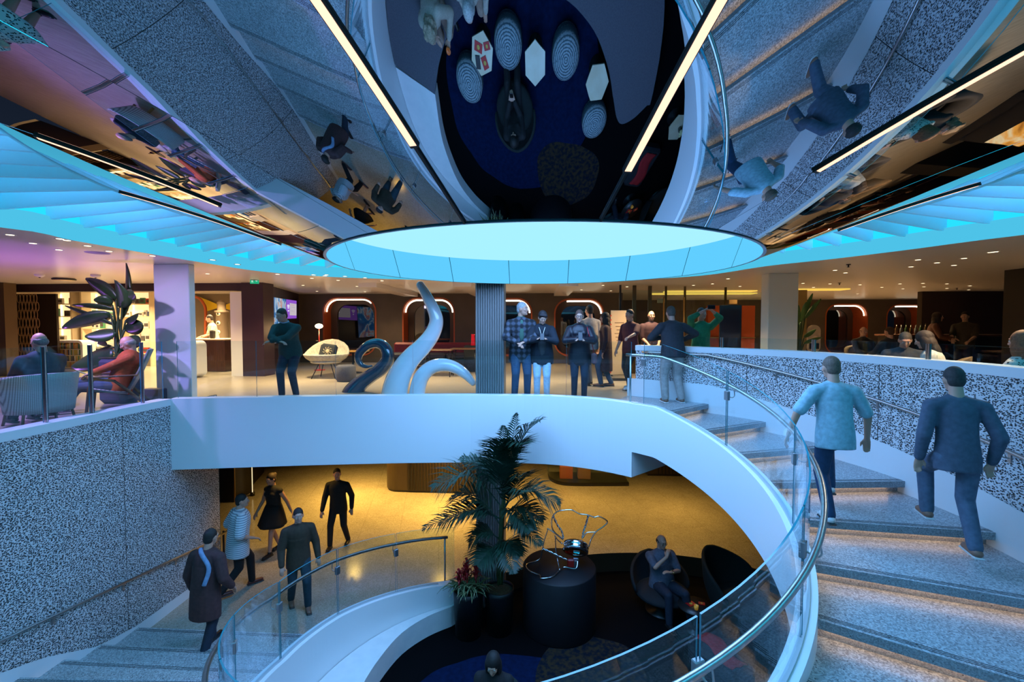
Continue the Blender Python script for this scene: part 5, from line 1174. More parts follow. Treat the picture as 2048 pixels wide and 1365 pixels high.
# white rounded planter with dark leaves (bird of paradise) ------------------------------------------------
# ------------------------------------------------------------------ PLANTS
LEAFP=noisy('palm_green',(.006,.034,.022),(.011,.055,.030),6,.5); LEAFB=noisy('banana_leaf_green',(.008,.022,.010),(.03,.075,.02),3,.35); STEMG=mat('stem_green',(.04,.07,.02),.5)
POTB=mat('black_pot',(.003,.003,.004),.5); SOIL=noisy('soil',(.03,.02,.012),(.06,.05,.02),30,.9)
def pot(e,r,h,mt,taper=.86):
    m=MB(); m.lathe([(.001,0),(r*taper,0),(r,h*.9),(r,h),(r*.93,h),(r*.93,h-.05)],28); m.build('pot',mt,e); m=MB(); m.lathe([(.001,h-.05),(r*.93,h-.055)],20); m.build('soil',SOIL,e)
def frond(e,base,tip,arch,rn,L=.42,n=26,mt=LEAFP):
    base,tip=V(base),V(tip); mid=base.lerp(tip,.55)+V((0,0,arch)); pts=smooth_path([base,base.lerp(mid,.5)+V((0,0,arch*.30)),mid,tip],10); N_=len(pts)
    m=MB(); m.tube(pts,[lerp(.011,.003,i/(N_-1)) for i in range(N_)],6)
    for j in range(n):
        u=.22+.78*j/(n-1); f=u*(N_-1); i=min(int(f),N_-2); p=pts[i].lerp(pts[i+1],f-i); t=(pts[i+1]-pts[i]).normalized()
        side=t.cross(V((0,0,1)))
        if side.length<.1: side=V((1,0,0))
        side.normalize(); up=side.cross(t).normalized(); ln=L*(sin(pi*min(1,.12+.86*u))**.6)*rn.uniform(.85,1.1)*(1-.45*max(0,u-.75)/.25)
        for s in(-1,1):
            d=(side*s*.80+t*.62+up*rn.uniform(.05,.3)).normalized(); a=p; b=p+d*ln*.5; c=p+d*ln+V((0,0,-.28*ln*rn.uniform(.6,1.3)))
            w=t.cross(d).cross(d).normalized()*.014
            m.add([a-w*.4,a+w*.4,b+w,b-w,c],[(0,1,2,3),(3,2,4)],0,True)
    return m.build('frond',mt,e,recalc=False)
e=empty('kentia_palm',(-.66,7.62,PIT_Z),0,'tall kentia palm with long dark green fronds in a black pot by the fluted column','palm'); rn=random.Random(11)
pot(e,.25,.75,POTB)
PX=[((1010,985),(1033,828),.10,.22),((1015,960),(1085,838),.45,.36),((1010,1000),(985,905),.30,.34),((1000,1010),(866,975),.62,.46),((1005,1040),(880,1048),.34,.36),((1010,1010),(1118,1008),.40,.38),((1005,1060),(1060,1062),.30,.24),((1000,1050),(905,995),.45,.40),((1000,1090),(1040,1112),.25,.22),((1000,1080),(940,1085),.25,.3),((1008,1020),(1060,945),.25,.36),((1005,1000),(925,915),.30,.34),((1012,940),(1048,890),.28,.32),((1003,1100),(955,1130),.2,.28),((1006,1030),(1085,1040),.3,.34),((1010,960),(1000,880),.22,.34)]
o3=V((-.66,7.62,PIT_Z))
for i,((bx,by),(tx,ty),ar,L) in enumerate(PX):
    dy=rn.uniform(-.5,.12); 
    b=V((rn.uniform(-.05,.05),rn.uniform(-.05,.05),rn.uniform(.75,1.0))); k=aty(bx,by,7.62)-o3; t=aty(tx,ty,7.62+dy)-o3
    m=MB(); m.tube(smooth_path([b,V((b.x*.5+k.x*.3,b.y,k.z*.55+b.z*.4)),k],6),.013,6); m.build('stem',STEMG,e); frond(e,k,t,ar*.55,rn,L*1.75,38)
    if i%2==0: frond(e,k,t+V((rn.uniform(-.25,.25),rn.uniform(-.35,.0),rn.uniform(-.2,.1))),ar*.6,rn,L*1.6,34)
# bromeliads
e=empty('bromeliad_planter',(-1.18,7.50,PIT_Z),0,'red flowering bromeliads with striped leaves in a black pot at the bench end','plant'); pot(e,.25,.78,POTB)
STRIPE=mat('striped_leaf',(.05,.10,.04),.45); t=NT(STRIPE); wv=t.n('ShaderNodeTexWave',_wave_type='BANDS',Scale=14.0,Distortion=1.0); t.l(t.coord(),wv.inputs['Vector']); t.l(t.ramp(wv.outputs['Fac'],[(.4,(.02,.06,.025)),(.7,(.22,.26,.12))]),t.b.inputs['Base Color'])
REDF=mat('bromeliad_red',(.42,.015,.02),.45)
def strap(m,b,a,L,h,w=.022):
    d=V((cos(a),sin(a),0)); pts=[b+d*(L*u)+V((0,0,h*(u*2.2-1.9*u*u))) for u in(0,.2,.4,.6,.8,1)]; s=V((-sin(a),cos(a),0)); rows=[]
    for i,p in enumerate(pts):
        ww=w*(1-.95*(i/5)**2); rows.append([p-s*ww,p+V((0,0,-.006)),p+s*ww])
    m.grid(rows,0,True)
for i,(x,y,h) in enumerate(((-.14,-.06,.36),(-.02,.02,.52),(.13,.02,.46),(-.07,.10,.34),(.06,-.10,.26))):
    b=V((x,y,.74)); m=MB(); 
    for k in range(15): strap(m,b,k*2.4+i,rn.uniform(.26,.42),rn.uniform(.14,.30))
    m.build('leaf_rosette',STRIPE,e,recalc=False)
    if i<4:
        m=MB(); m.tube([b,b+V((0,0,h*.7))],.010,6)
        for k in range(16):
            a=k*2.4; z=h*(.45+.55*k/16); L=.12*(1-.4*k/16); strap(m,b+V((0,0,z-.03)),a,L,.15,.024)
        m.caps(b+V((0,0,h*.8)),b+V((0,0,h+.05)),.016,.004,8); m.build('flower_spike',REDF,e,recalc=False)
# bird of paradise plant by the left column
def paddle(e,base,knee,tip,w,mt=LEAFB,twist=0.0,bend=.1):
    base,knee,tip=V(base),V(knee),V(tip); m=MB(); m.tube(smooth_path([base,base.lerp(knee,.5)+V((0,0,.04)),knee],6),[.016]*12+[.010],6); m.build('stem',STEMG,e)
    ax=(tip-knee); L=ax.length; t=ax.normalized(); s=t.cross(V((0.35,1,.2)))
    s=s.normalized(); s=Quaternion(t,twist)@s; u=s.cross(t).normalized(); rows=[]
    for i in range(11):
        q=i/10; ww=w*(sin(pi*min(.98,.06+.92*q))**.65)*(1-.25*q); c=knee+t*L*q+u*(-bend*L*q*q)
        rows.append([c-s*ww+u*ww*.35,c-s*ww*.5+u*ww*.10,c,c+s*ww*.5+u*ww*.10,c+s*ww+u*ww*.35])
    m=MB(); m.grid(rows,0,True); o=m.build('leaf',mt,e,recalc=False); so=o.modifiers.new('s','SOLIDIFY'); so.thickness=.004
PB=aty(240,740,7.75); pb=V((PB.x,7.75,DECK)); e=empty('bird_of_paradise_plant',tuple(pb),0,'large broad leaved plant in a violet lit square planter beside the left white column','plant')
VP=mat('planter_slate',(.06,.055,.085),.45)
m=MB(); m.box((-.0,0,.41),(.52,.44,.82),bev=.08); m.build('planter',VP,e); m=MB(); m.box((0,0,.815),(.44,.36,.02)); m.build('soil',SOIL,e)
LV=[((240,640),(268,530),.17),((232,600),(170,558),.10),((228,620),(152,605),.04),((222,630),(130,650),.09),((225,610),(188,600),.09),((245,600),(275,585),.08),((230,665),(172,675),.09),((250,660),(284,650),.09),((250,680),(285,688),.08),((225,700),(146,735),.14),((255,705),(280,745),.10),((238,615),(240,560),.16),((228,650),(128,612),.03),((252,640),(282,632),.07),((215,690),(196,688),.06),((242,690),(262,728),.10)]
for i,((bx,by),(tx,ty),w) in enumerate(LV):
    dy=rn.uniform(-.30,.15); k=aty(bx,by,7.75+dy*.4)-pb; t=aty(tx,ty,7.75+dy)-pb; b=V((rn.uniform(-.08,.08),rn.uniform(-.08,.08),.80)); paddle(e,b,k,t,w*1.7,twist=rn.uniform(-.7,.7),bend=rn.uniform(-.05,.16))
# foliage behind the glass beside the right column
PB=aty(1596,690,12.0); pb=V((PB.x,12.0,DECK)); e=empty('potted_tree',tuple(pb),0,'green leafy indoor tree behind the right column by the gold post','plant'); pot(e,.2,.4,POTB)
LG=noisy('fresh_leaf',(.03,.10,.015),(.05,.14,.03),4,.4)
for i in range(16):
    a=rn.uniform(0,2*pi); h=rn.uniform(.9,2.1); r=rn.uniform(.25,.75); k=V((cos(a)*.15,sin(a)*.1,h*.8)); paddle(e,(0,0,.38),k,(cos(a)*r,sin(a)*r*.6,h+rn.uniform(-.2,.15)),.06,LG,rn.uniform(-.6,.6))
# ------------------------------------------------------------------ LOWER LOUNGE
bin_=[(-1.50,7.66),(-1.85,7.38),(-2.16,6.95),(-2.32,6.4),(-2.38,5.85),(-2.32,5.19)]
SEATZ=.15
outw=[tuple(P(t,2.79).xy) for t in frange(-175,-246,4)][::1]
m=MB(); poly=[(p.x,p.y) for p in smooth_path([(x,y,0) for x,y in bin_],4)]+outw; m.prism(poly,PIT_Z,SEATZ)
o=m.build('curved_bench',WHITE2); tag(o,'white curved bench running along the inside of the lower stair wall','bench')
GREYU=cloth('grey_upholstery',(.10,.10,.12),c2=(.08,.08,.10),scale=60)
inner=[(-2.32,5.17),(-2.08,4.75),(-1.75,4.38),(-1.2,4.08),(-.4,3.92),(.4,4.0),(1.05,4.36),(1.42,4.80),(1.64,5.22),(1.77,5.52),(1.93,5.66),(2.2,5.60),(2.42,5.44)]
ip=[(p.x,p.y) for p in smooth_path([(x,y,0) for x,y in inner],5)]
m=MB(); m.prism([tuple(P(-174,2.79).xy)]+ip+[tuple(P(t,2.79).xy) for t in frange(5,-172,4)],PIT_Z,SEATZ+.02); o=m.build('upholstered_bench',GREYU); tag(o,'grey upholstered curved bench under the near side of the stair','bench')
# pedestal with the wire sculpture
pe=V((.37,7.85,PIT_Z)); PT=.84
m=MB(); m.lathe([(.001,0),(.63,0),(.635,.02),(.635,PT-PIT_Z-.02),(.62,PT-PIT_Z),(.001,PT-PIT_Z)],56); o=m.build('round_plinth',mat('plinth_black',(.0016,.0016,.004),.6)); o.location=pe; tag(o,'large round black plinth carrying the chrome wire sculpture','plinth')
e=empty('wire_sculpture',(pe.x,pe.y,PT),0,'chrome twisted wire cage sculpture with a tilted round cap on the black plinth','sculpture')
def cpt(x,y,flat=None,Y=7.85):
    px,py=820+x/3.593,820+y/3.593
    p=atz(px,py,flat) if flat else aty(px,py,Y); return p-V((pe.x,pe.y,PT))
def wire(pts,r=.010,tw=False,name='wire'):
    sp=smooth_path(pts,7); m=MB()
    if not tw: m.tube(sp,r,8)
    else:
        for ph in(0,pi):
            q=[]
            for i,p in enumerate(sp):
                a=sp[max(i-1,0)];b=sp[min(i+1,len(sp)-1)]; t=(b-a).normalized(); x=t.orthogonal().normalized(); y=t.cross(x); q.append(p+(x*cos(i*.9+ph)+y*sin(i*.9+ph))*r*1.1)
            m.tube(q,r,6)
    return m.build(name,CHROME,e)
wire([cpt(*p) for p in((1100,930),(1030,870),(1018,800),(1030,760),(1060,732),(1110,722),(1165,722),(1215,748),(1280,757),(1325,773),(1360,768),(1418,803),(1390,840),(1340,875),(1305,925),(1285,985))],.011)
wire([cpt(*p) for p in((1028,765),(1060,830),(1090,875),(1102,925))],.010,True); wire([cpt(*p) for p in((1282,757),(1262,830),(1245,880),(1238,925))],.010,True)
wire([cpt(*p) for p in((1245,920),(1270,885),(1335,880))],.010)
wire([cpt(1100,935),cpt(1050,895),cpt(990,855),cpt(988,868),cpt(962,950),cpt(953,1000)],.010)
wire([cpt(953,1000),cpt(930,1075,.87),cpt(840,1110,.86),cpt(855,1155,.86),cpt(930,1188,.86),cpt(945,1212,.86),cpt(1025,1200,.86),cpt(1075,1155,.87),cpt(1110,1132,.88),cpt(1190,1142,.90),cpt(1205,1085,.99)],.011)
wire([cpt(953,1000),cpt(1010,1025),cpt(1080,1060),cpt(1140,1085)],.010,True); wire([cpt(1045,912),cpt(1048,1000),cpt(1060,1080),cpt(1075,1150,.88)],.010); wire([cpt(1040,905),cpt(1060,935),cpt(1095,965)],.010)
dc=cpt(1190,990); ax=V((-.12,-.62,-.60)).normalized(); q=V((0,0,1)).rotation_difference(ax).to_matrix().to_4x4(); q.translation=dc
m=MB(); m.lathe([(.001,-.07),(.20,-.07),(.222,-.05),(.225,0),(.215,.012),(.225,.03),(.222,.07),(.20,.085),(.18,.07),(.16,.055),(.001,.05)],40,(0,0,0),0,True,q); m.build('cap',CHROME,e)
m=MB(); m.box((0,0,0),(.13,.09,.19),bev=.02); o=m.build('red_block',mat('red_enamel',(.42,.02,.015),.3),e); o.location=cpt(1160,1100)+V((-.01,0,-.02)); m=MB(); m.box((0,0,0),(.12,.09,.20),bev=.02); o=m.build('steel_block',CHROME,e); o.location=cpt(1192,1105)+V((0,.01,-.02))
# lounge chairs
GRN=cloth('dark_green_felt',(.003,.010,.010)); BLU=cloth('dark_blue_felt',(.005,.009,.014))
def shell(loc,rz,label,mt,H=.98,W=.44,name='lounge_chair',back=True):
    # rounded high back on local -y, sitter faces +y
    e=empty(name,tuple(loc),rz,label,'armchair')
    m=MB(); m.ell((0,.02,.34),(W*.98,W*.95,.13),10,22); m.build('seat',mt,e)
    rows=[]
    for i in range(9):
        u=i/8; z=.22+(H-.22)*u; row=[]
        half=interp([(0,80),(.35,100),(.7,78),(1,18)],u)
        for j in range(13):
            a=radians(-90+lerp(-half,half,j/12)); r=W*interp([(0,.86),(.4,1.06),(1,1.10)],u); row.append((r*cos(a),r*sin(a)-.05*u,z-.04*abs(j-6)/6*u))
        rows.append(row)
    m=MB(); m.grid(rows,0,True); o=m.build('backrest',mt,e,recalc=False); s=o.modifiers.new('s','SOLIDIFY'); s.thickness=.06; s.offset=0; b=o.modifiers.new('b','SUBSURF'); b.levels=1; b.render_levels=1
    m=MB(); m.lathe([(.001,0),(.30,0),(.30,.015),(.04,.03),(.035,.22),(.001,.22)],20); m.build('pedestal',DARK,e); return e
ml=V((2.28,8.35,PIT_Z)); FA=FC+.18
shell((ml.x,ml.y,ml.z),FA,'dark blue rounded lounge chair holding the man with his hand at his mouth',BLU,.86,.50)
p=sitter('man in grey short sleeved shirt seated in a dark chair, hand raised to his mouth',V((ml.x,ml.y,ml.z)),FA,.44,cloth('grey_blue_shirt',(.10,.115,.165)),DENIMD,(.05,.035,.03),'balding',h=1.82,lean=-10,head=(6,8,0),lh=(-.02,.30,.86),rh=(.03,.22,1.10),sleeve=.42,fat=1.22,lf=(-.30,.50,0),rf=(.10,.52,0),vox=.008,epr=(1,-.1,-.9),epl=(-1,-.2,-.6),hands=((.9,.1,.25),(-.5,-.5,.75)))
p.glasses(); w_=p.wl.lerp(p.el,.12); m=MB(); m.tube([w_+V((.034*cos(a),0,.034*sin(a))) for a in frange(0,2*pi,.5)[:-1]],.008,6,closed=True); m.ell(tuple(w_+V((-.02,.03,.0))),(.018,.014,.018)); m.build('wristwatch',mat('gold_watch',(.6,.42,.15),.3,1),p.e)
shell((3.62,8.15,PIT_Z),FC+.75,'empty dark green lounge chair with tall rounded back beside the stair wall',GRN,1.10,.56)
# small dark table with red things
tb=atz(1390,1212,.22); e=empty('side_table',(tb.x,tb.y,PIT_Z),0,'small round dark table with red menus in front of the seated man','table'); m=MB(); m.lathe([(.001,.40),(.28,.40),(.285,.42),(.001,.425)],28); m.build('top',mat('dark_top',(.02,.018,.018),.35),e); m=MB(); m.lathe([(.001,0),(.18,0),(.18,.015),(.025,.03),(.025,.4)],18); m.build('pedestal',DARK,e)
TT=PIT_Z+.427
MENR=mat('menu_red',(.50,.012,.012),.5)
def menu(x,y,z,rz,lab,s=1): 
    m=MB(); m.box((0,0,.004),(.15*s,.11*s,.008)); m.ell((0,0,.009),(.03*s,.03*s,.002),6,12,1); o=m.build('menu_card',[MENR,mat('menu_gold',(.55,.35,.05),.5)]); o.location=(x,y,z); o.rotation_euler=(0,0,rz); return tag(o,lab,'menu')
menu(tb.x-.06,tb.y+.03,TT,.5,'red menu card lying on the dark table before the seated man'); menu(tb.x+.13,tb.y+.05,TT,-.3,'smaller red card at the far edge of the dark table',.7)
def votive(x,y,z,lab):
    m=MB(); m.lathe([(.001,0),(.03,0),(.038,.07),(.034,.07),(.028,.01)],16); o=m.build('votive_glass',mat('amber_glass',(.6,.35,.05),.15,emit=(.8,.4,.05),es=.15)); o.location=(x,y,z); return tag(o,lab,'candle holder')
votive(tb.x-.02,tb.y-.12,TT,'amber votive glass beside the red menu on the dark table')
# hexagonal tables and woven poufs (seen in the mirror ceiling)
ALAB=noisy('alabaster_top',(.62,.52,.34),(.74,.68,.50),2.5,.25)
def hexa(x,y,rz,lab):
    e=empty('hexagonal_table',(x,y,PIT_Z),rz,lab,'table'); m=MB(); pts=[(0,.26),(.20,.13),(.20,-.13),(0,-.26),(-.20,-.13),(-.20,.13)]; m.prism(pts,.43,.455); m.build('top',ALAB,e); m=MB(); m.lathe([(.001,0),(.15,0),(.15,.02),(.04,.06),(.035,.43)],20,(0,0,0)); m.build('pedestal',DARK,e); return e
hexa(-.08,4.62,0,'pale hexagonal side table in the middle of the three by the curved bench'); h1=hexa(-1.14,4.54,.25,'pale hexagonal side table with red menus before the two women'); hexa(1.22,4.92,-.55,'pale hexagonal side table near the rounded end of the grey bench'); hexa(3.30,6.0,-.3,'dim hexagonal side table in the dark corner under the stair wall')
menu(-1.10,4.63,PIT_Z+.457,1.2,'red menu card upright of the three on the hexagonal table before the women',1); menu(-1.20,4.46,PIT_Z+.457,.3,'red menu card lying at the near corner of the hexagonal table',1); menu(-1.03,4.44,PIT_Z+.457,-.2,'red card with pale picture on the hexagonal table corner',.8)
m=MB(); m.box((0,0,.006),(.09,.16,.012),bev=.004); o=m.build('folded_menu',BLACK); o.location=(-1.24,4.63,PIT_Z+.457); tag(o,'black folded bill holder on the hexagonal table before the women','menu')
WOV=mat('woven_grey',(.16,.20,.22),.8); t=NT(WOV); gx=t.n('ShaderNodeTexWave',_wave_type='RINGS',_rings_direction='Z',Scale=9.0); vv=t.n('ShaderNodeTexVoronoi',Scale=34.0); t.l(t.coord(),gx.inputs['Vector']); t.l(t.coord(),vv.inputs['Vector'])
mm=t.n('ShaderNodeMath',_operation='MULTIPLY'); t.l(gx.outputs['Fac'],mm.inputs[0]); t.l(vv.outputs['Distance'],mm.inputs[1]); t.l(t.ramp(mm.outputs[0],[(.05,(.05,.09,.11)),(.35,(.30,.36,.38))]),t.b.inputs['Base Color'])
def pouf(x,y,lab):
    m=MB(); m.lathe([(.001,0),(.22,0),(.27,.06),(.285,.20),(.27,.34),(.22,.40),(.10,.415),(.001,.415)],36); o=m.build('woven_pouf',WOV); o.location=(x,y,PIT_Z); return tag(o,lab,'pouf')
pouf(-1.50,4.94,'round woven pouf overlapping the hexagonal table before the women'); pouf(-.62,4.48,'round woven pouf between the menu table and the middle hexagonal table'); pouf(.54,4.62,'round woven pouf between the middle and the right hexagonal table'); pouf(1.28,5.55,'round woven pouf standing alone on the blue carpet')
m=MB(); m.lathe([(.001,0),(.035,0),(.045,.08),(.03,.13),(.034,.14)],16); o=m.build('flower_vase',mat('vase_dark',(.02,.03,.03),.2)); o.location=(3.34,6.02,PIT_Z+.457); tag(o,'small vase of pale yellow flowers on the dim hexagonal table','vase')
m=MB()
for k in range(9): a=k*2.4; m.ell((.07*cos(a)*(k/9),.07*sin(a)*(k/9),.19+.02*(k%3)),(.035,.035,.03),6,8)
m.build('blossom',mat('pale_yellow_petal',(.72,.70,.36),.6),o)
e=empty('ottoman',(2.7,6.75,PIT_Z),.4,'low dark ottoman under the red shawl in the dark corner of the lounge','ottoman'); m=MB(); m.box((0,0,.24),(.5,.9,.34),bev=.06); m.build('body',BLU,e)
for sx in(-1,1):
    for sy in(-1,1): m=MB(); m.tube([(sx*.2,sy*.38,.08),(sx*.2,sy*.38,0)],.02,8); m.build('foot',DARK,e)
m=MB(); rows=[[V((x+.05*sin(y*9),y,.012+.012*cos(x*40+y*9))) for x in(-.14,-.07,0,.07,.14)] for y in frange(-.36,.36,.08)]; m.grid(rows,0,True); o=m.build('red_shawl',cloth('red_wool',(.34,.006,.010))); so=o.modifiers.new('s','SOLIDIFY'); so.thickness=.012; o.location=(2.7,6.75,PIT_Z+.412); o.rotation_euler=(0,0,.4); tag(o,'bright red shawl lying on the low dark ottoman','shawl')
# figures of the lounge
CREAMK=cloth('cream_knit',(.45,.40,.32),c2=(.36,.32,.26),scale=60)
sitter('grey blonde woman in cream knit with an orange drink on the grey bench',V((-1.98,3.98,PIT_Z)),-.38,.36,CREAMK,cloth('beige_trousers',(.38,.26,.2)),(.40,.32,.22),'curly',lean=12,fem=True,fat=1.1,lh=(-.12,.30,.70),rh=(.16,.38,.78),vox=.012,tn='jumper')
sitter('white haired person in pale jacket bending forward on the grey bench',V((-1.22,3.66,PIT_Z)),-.1,.36,cloth('pale_jacket',(.5,.45,.38)),cloth('beige_trousers',(.38,.26,.2)),(.6,.58,.56),'long',lean=18,fem=True,fat=1.1,lh=(-.16,.40,.55),rh=(.2,.42,.55),vox=.012,tn='jacket')
m=MB(); m.lathe([(.001,0),(.03,0),(.008,.012),(.008,.07),(.045,.13),(.04,.15),(.001,.10)],16); o=m.build('cocktail_glass',mat('orange_drink',(.7,.14,.02),.1)); o.location=(-1.72,4.37,PIT_Z+.74); tag(o,'orange cocktail glass held by the woman in cream knit','glass')
gc=V((-.54,5.28,PIT_Z))
shell(tuple(gc),FC-.08,'dark green round lounge chair of the dark haired person on the blue carpet',GRN,.72,.42)
p=sitter('person with long dark hair in black seated in the green chair on blue carpet',gc,FC-.08,.42,BLK,BLK,(.008,.006,.006),'long',lean=-10,head=(20,0,0),lh=(-.05,.30,.68),rh=(.06,.30,.68),lf=(-.14,.66,0),rf=(.10,.70,0),fem=True,vox=.010)
phone(p.world((0,.40,.71)),(radians(-50),0,FC),'phone in the hands of the person in black on the blue carpet')
shell((-.70,4.62+.0,PIT_Z),FC-.08,'second dark green chair',GRN,.6,.36) if False else None
# ------------------------------------------------------------------ lower back counters
RIB=mat('ribbed_dark',(.045,.030,.016),.45); RIBD=mat('ribbed_black',(.012,.010,.008),.5)
def ribbed(name,px0,px1,py,label,H=1.15,dep=1.2,round_left=True,rib=.085,cat='counter'):
    a,b=atz(px0,py,FLR),atz(px1,py,FLR); Y=(a.y+b.y)/2; a=aty(px0,py,Y);b=aty(px1,py,Y); w=b.x-a.x
    e=empty(name,(a.x,Y,FLR),0,label,cat); r=.42
    path=[(w,0)]+[(r,0)]; 
    if round_left: path=[(w,0),(r,0)]+[(r-r*sin(t),r-r*cos(t)) for t in frange(0,pi/2,.2)][1:]+[(0,dep)]
    m=MB(); m.grid([[V((x,y,.06)),V((x,y,H))] for x,y in path],0,False); m.prism(path+[(w,dep)],H-.04,H); m.build('body',RIB,e,recalc=False)
    m=MB(); m.prism([(x+.02 if x<w else x,y+.02) for x,y in path]+[(w,dep)],0,.06); m.build('plinth',BLACK,e)
    n=int((w-r-.3)/rib); 
    for i in range(n):
        x=r+.35+rib*i; m=MB(); m.box((x,-.018,H/2+.03),(.035,.04,H-.08),bev=.006); m.build('rib',RIBD,e)
    return e
ribbed('ribbed_counter',766,1000,987,'dark ribbed counter with rounded corner under the white deck fascia')
a=atz(1095,938,FLR); e=empty('glass_display_case',(a.x,13.6,FLR),0,'curved glass display case with black base right of the palm','display case'); b=aty(1262,950,13.4); w=b.x-a.x
pth=smooth_path([(0,1.0,0),(.06,.45,0),(.35,.08,0),(.9,0,0),(w,.1,0)],6); m=MB(); m.grid([[V((p.x,p.y,0)),V((p.x,p.y,.10))] for p in pth],0,False); m.prism([(p.x,p.y) for p in pth]+[(w,1.0)],.08,.10); m.build('base',BLACK,e,recalc=False)
o=glass_panel([V((p.x,p.y,0)) for p in pth],lambda i:.10,lambda i:1.4,e,.01)
m=MB(); m.prism([(p.x+.03,p.y+.03) for p in pth]+[(w,.95)],1.38,1.42); m.build('top',BLACK,e)
for x,c,l in((.55,(.55,.10,.03),'orange boxed goods inside the curved glass case'),(1.1,(.3,.12,.06),'brown boxed goods inside the curved glass case')):
    m=MB(); m.box((0,0,.3),(.4,.3,.4),bev=.02); o=m.build('display_box',mat('case_goods_%d'%int(x*10),c,.5)); o.location=(a.x+x,14.05,FLR+.0); tag(o,l,'box')
e=ribbed('ribbed_screen',1268,1400,953,'dark vertical slatted screen right of the white stair notch',1.9,.5,False,.11,'screen')
# left dark cabinets
a=atz(424,1004,FLR); Y=a.y; e=empty('dark_cabinet',(aty(424,650,Y).x-.3,Y,FLR),0,'tall dark cabinet with gold trim at the left end of the lower floor','cabinet')
w=aty(462,650,Y).x-e.location.x; m=MB(); m.box((w/2,.4,1.05),(w,.8,2.1),bev=.01); m.build('body',mat('cabinet_black',(.016,.012,.008),.45),e); m=MB(); m.box((w,-.002,1.05),(.03,.02,2.1)); m.build('trim',BRASS,e)
for i in range(2): m=MB(); m.box((w*.42+i*.28,-.008,1.75),(.14,.012,.5)); m.build('lit_slot',mat('slot_grey',(.2,.18,.14),.5),e)
q0=atz(463,1003,FLR); q1=atz(500,962,FLR); d=(q1-q0); m=MB(); m.box((0,0,1.0),(.5,d.length,2.0),0); o=m.build('storage_cabinet',mat('cabinet_black',(.016,.012,.008),.45)); mid=q0.lerp(q1,.5); o.location=(mid.x-.30,mid.y+.75,FLR); o.rotation_euler=(0,0,atan2(d.y,d.x)-pi/2); tag(o,'long dark cabinet receding beside the lit passage on the lower floor','cabinet')
m=MB(); m.box((2,19,1.4),(30,.2,2.5)); struct(m.build('wall_lower_back',mat('lower_wall',(.12,.07,.025),.6)))
e=empty('light_line',(aty(504,940,12.3).x,12.3,FLR),0,'thin vertical line of light beside the passage on the lower floor','light'); m=MB(); m.tube([(0,0,.1),(0,0,2.3)],.012,6); m.build('tube',emitter('line_glow',(1,.8,.45),1.2),e); m=MB(); m.lathe([(.001,0),(.06,0),(.06,.1),(.001,.1)],12); m.build('foot',DARK,e)
# ------------------------------------------------------------------ UPPER LEFT SEATS
WOODC=noisy('teak_wood',(.16,.075,.03),(.11,.05,.02),8,.45,0,(1,8,1)); WEAVE=mat('white_weave',(.62,.58,.54),.7); t=NT(WEAVE); w2=t.n('ShaderNodeTexWave',_wave_type='BANDS',_bands_direction='Z',Scale=26.0); w3=t.n('ShaderNodeTexWave',_wave_type='BANDS',_bands_direction='X',Scale=20.0); t.l(t.coord(),w2.inputs['Vector']); t.l(t.coord(),w3.inputs['Vector'])
mx=t.n('ShaderNodeMath',_operation='MULTIPLY'); t.l(w2.outputs['Fac'],mx.inputs[0]); t.l(w3.outputs['Fac'],mx.inputs[1]); t.l(t.ramp(mx.outputs[0],[(.02,(.20,.18,.17)),(.4,(.66,.62,.58))]),t.b.inputs['Base Color'])
def easy(loc,rz,label):
    e=empty('lounge_armchair',loc,rz,label,'armchair')
    for s in(-1,1):
        m=MB(); m.tube([(s*.33,-.42,.02),(s*.33,-.12,.36),(s*.33,.02,.50),(s*.33,.34,.56)],[.022,.024,.022,.02],8); m.build('side_frame',WOODC,e)
        m=MB(); m.tube([(s*.33,.36,0),(s*.33,.32,.40),(s*.33,.27,.55)],.022,8); m.build('front_leg',WOODC,e)
        m=MB(); m.box((s*.34,.02,.575),(.07,.60,.028),bev=.01); m.build('armrest',WOODC,e)
    m=MB(); m.tube([(-.33,-.28,.2),(.33,-.28,.2)],.018,8); m.build('stretcher',WOODC,e)
    m=MB(); rows=[[V((x,y,z)) for x in(-.30,-.1,.1,.30)] for y,z in((.34,.40),(.1,.34),(-.14,.30))]; m.grid(rows,0,True); o=m.build('seat',WEAVE,e); s_=o.modifiers.new('s','SOLIDIFY'); s_.thickness=.035
    m=MB(); rows=[[V((x,y-.04*(1-abs(x)/.3)**2,z)) for x in(-.30,-.15,0,.15,.30)] for y,z in((-.14,.30),(-.30,.62),(-.44,.98))]; m.grid(rows,0,True); o=m.build('backrest',WEAVE,e); s_=o.modifiers.new('s','SOLIDIFY'); s_.thickness=.035
    return e
L1=(-6.98,7.15,DECK); easy(L1,2.25,'teak armchair with woven seat under the man in the rust jumper')
p=sitter('balding man in rust orange jumper reclining with a phone in a teak armchair',V(L1),2.25,.34,cloth('rust_knit',(.48,.075,.012)),DENIM,(.35,.3,.28),'balding',h=1.80,lean=-22,head=(26,-6,0),lh=(-.06,.36,.60),rh=(.10,.36,.60),fat=1.2,lf=(-.14,.80,0),rf=(.14,.70,0),vox=.008,tn='jumper',epl=(-1,-.3,-.4),epr=(1,-.3,-.4))
phone(p.world((.02,.46,.64)),(radians(-60),0,2.25),'phone held low by the man in the rust jumper',True)
L2=(-7.06,6.02,DECK); e=empty('woven_armchair',L2,1.25,'rounded woven armchair with its back to the left glass balustrade','armchair')
m=MB(); rows=[]
for i in range(7):
    u=i/6; rows.append([((.36+.06*u)*cos(radians(a)),(.36+.06*u)*sin(radians(a)),.18+.55*u*(.72+.28*abs(cos(radians(a/2+45))))) for a in frange(-200,20,11)])
m.grid(rows,0,True); o=m.build('shell',WEAVE,e,recalc=False); s_=o.modifiers.new('s','SOLIDIFY'); s_.thickness=.03
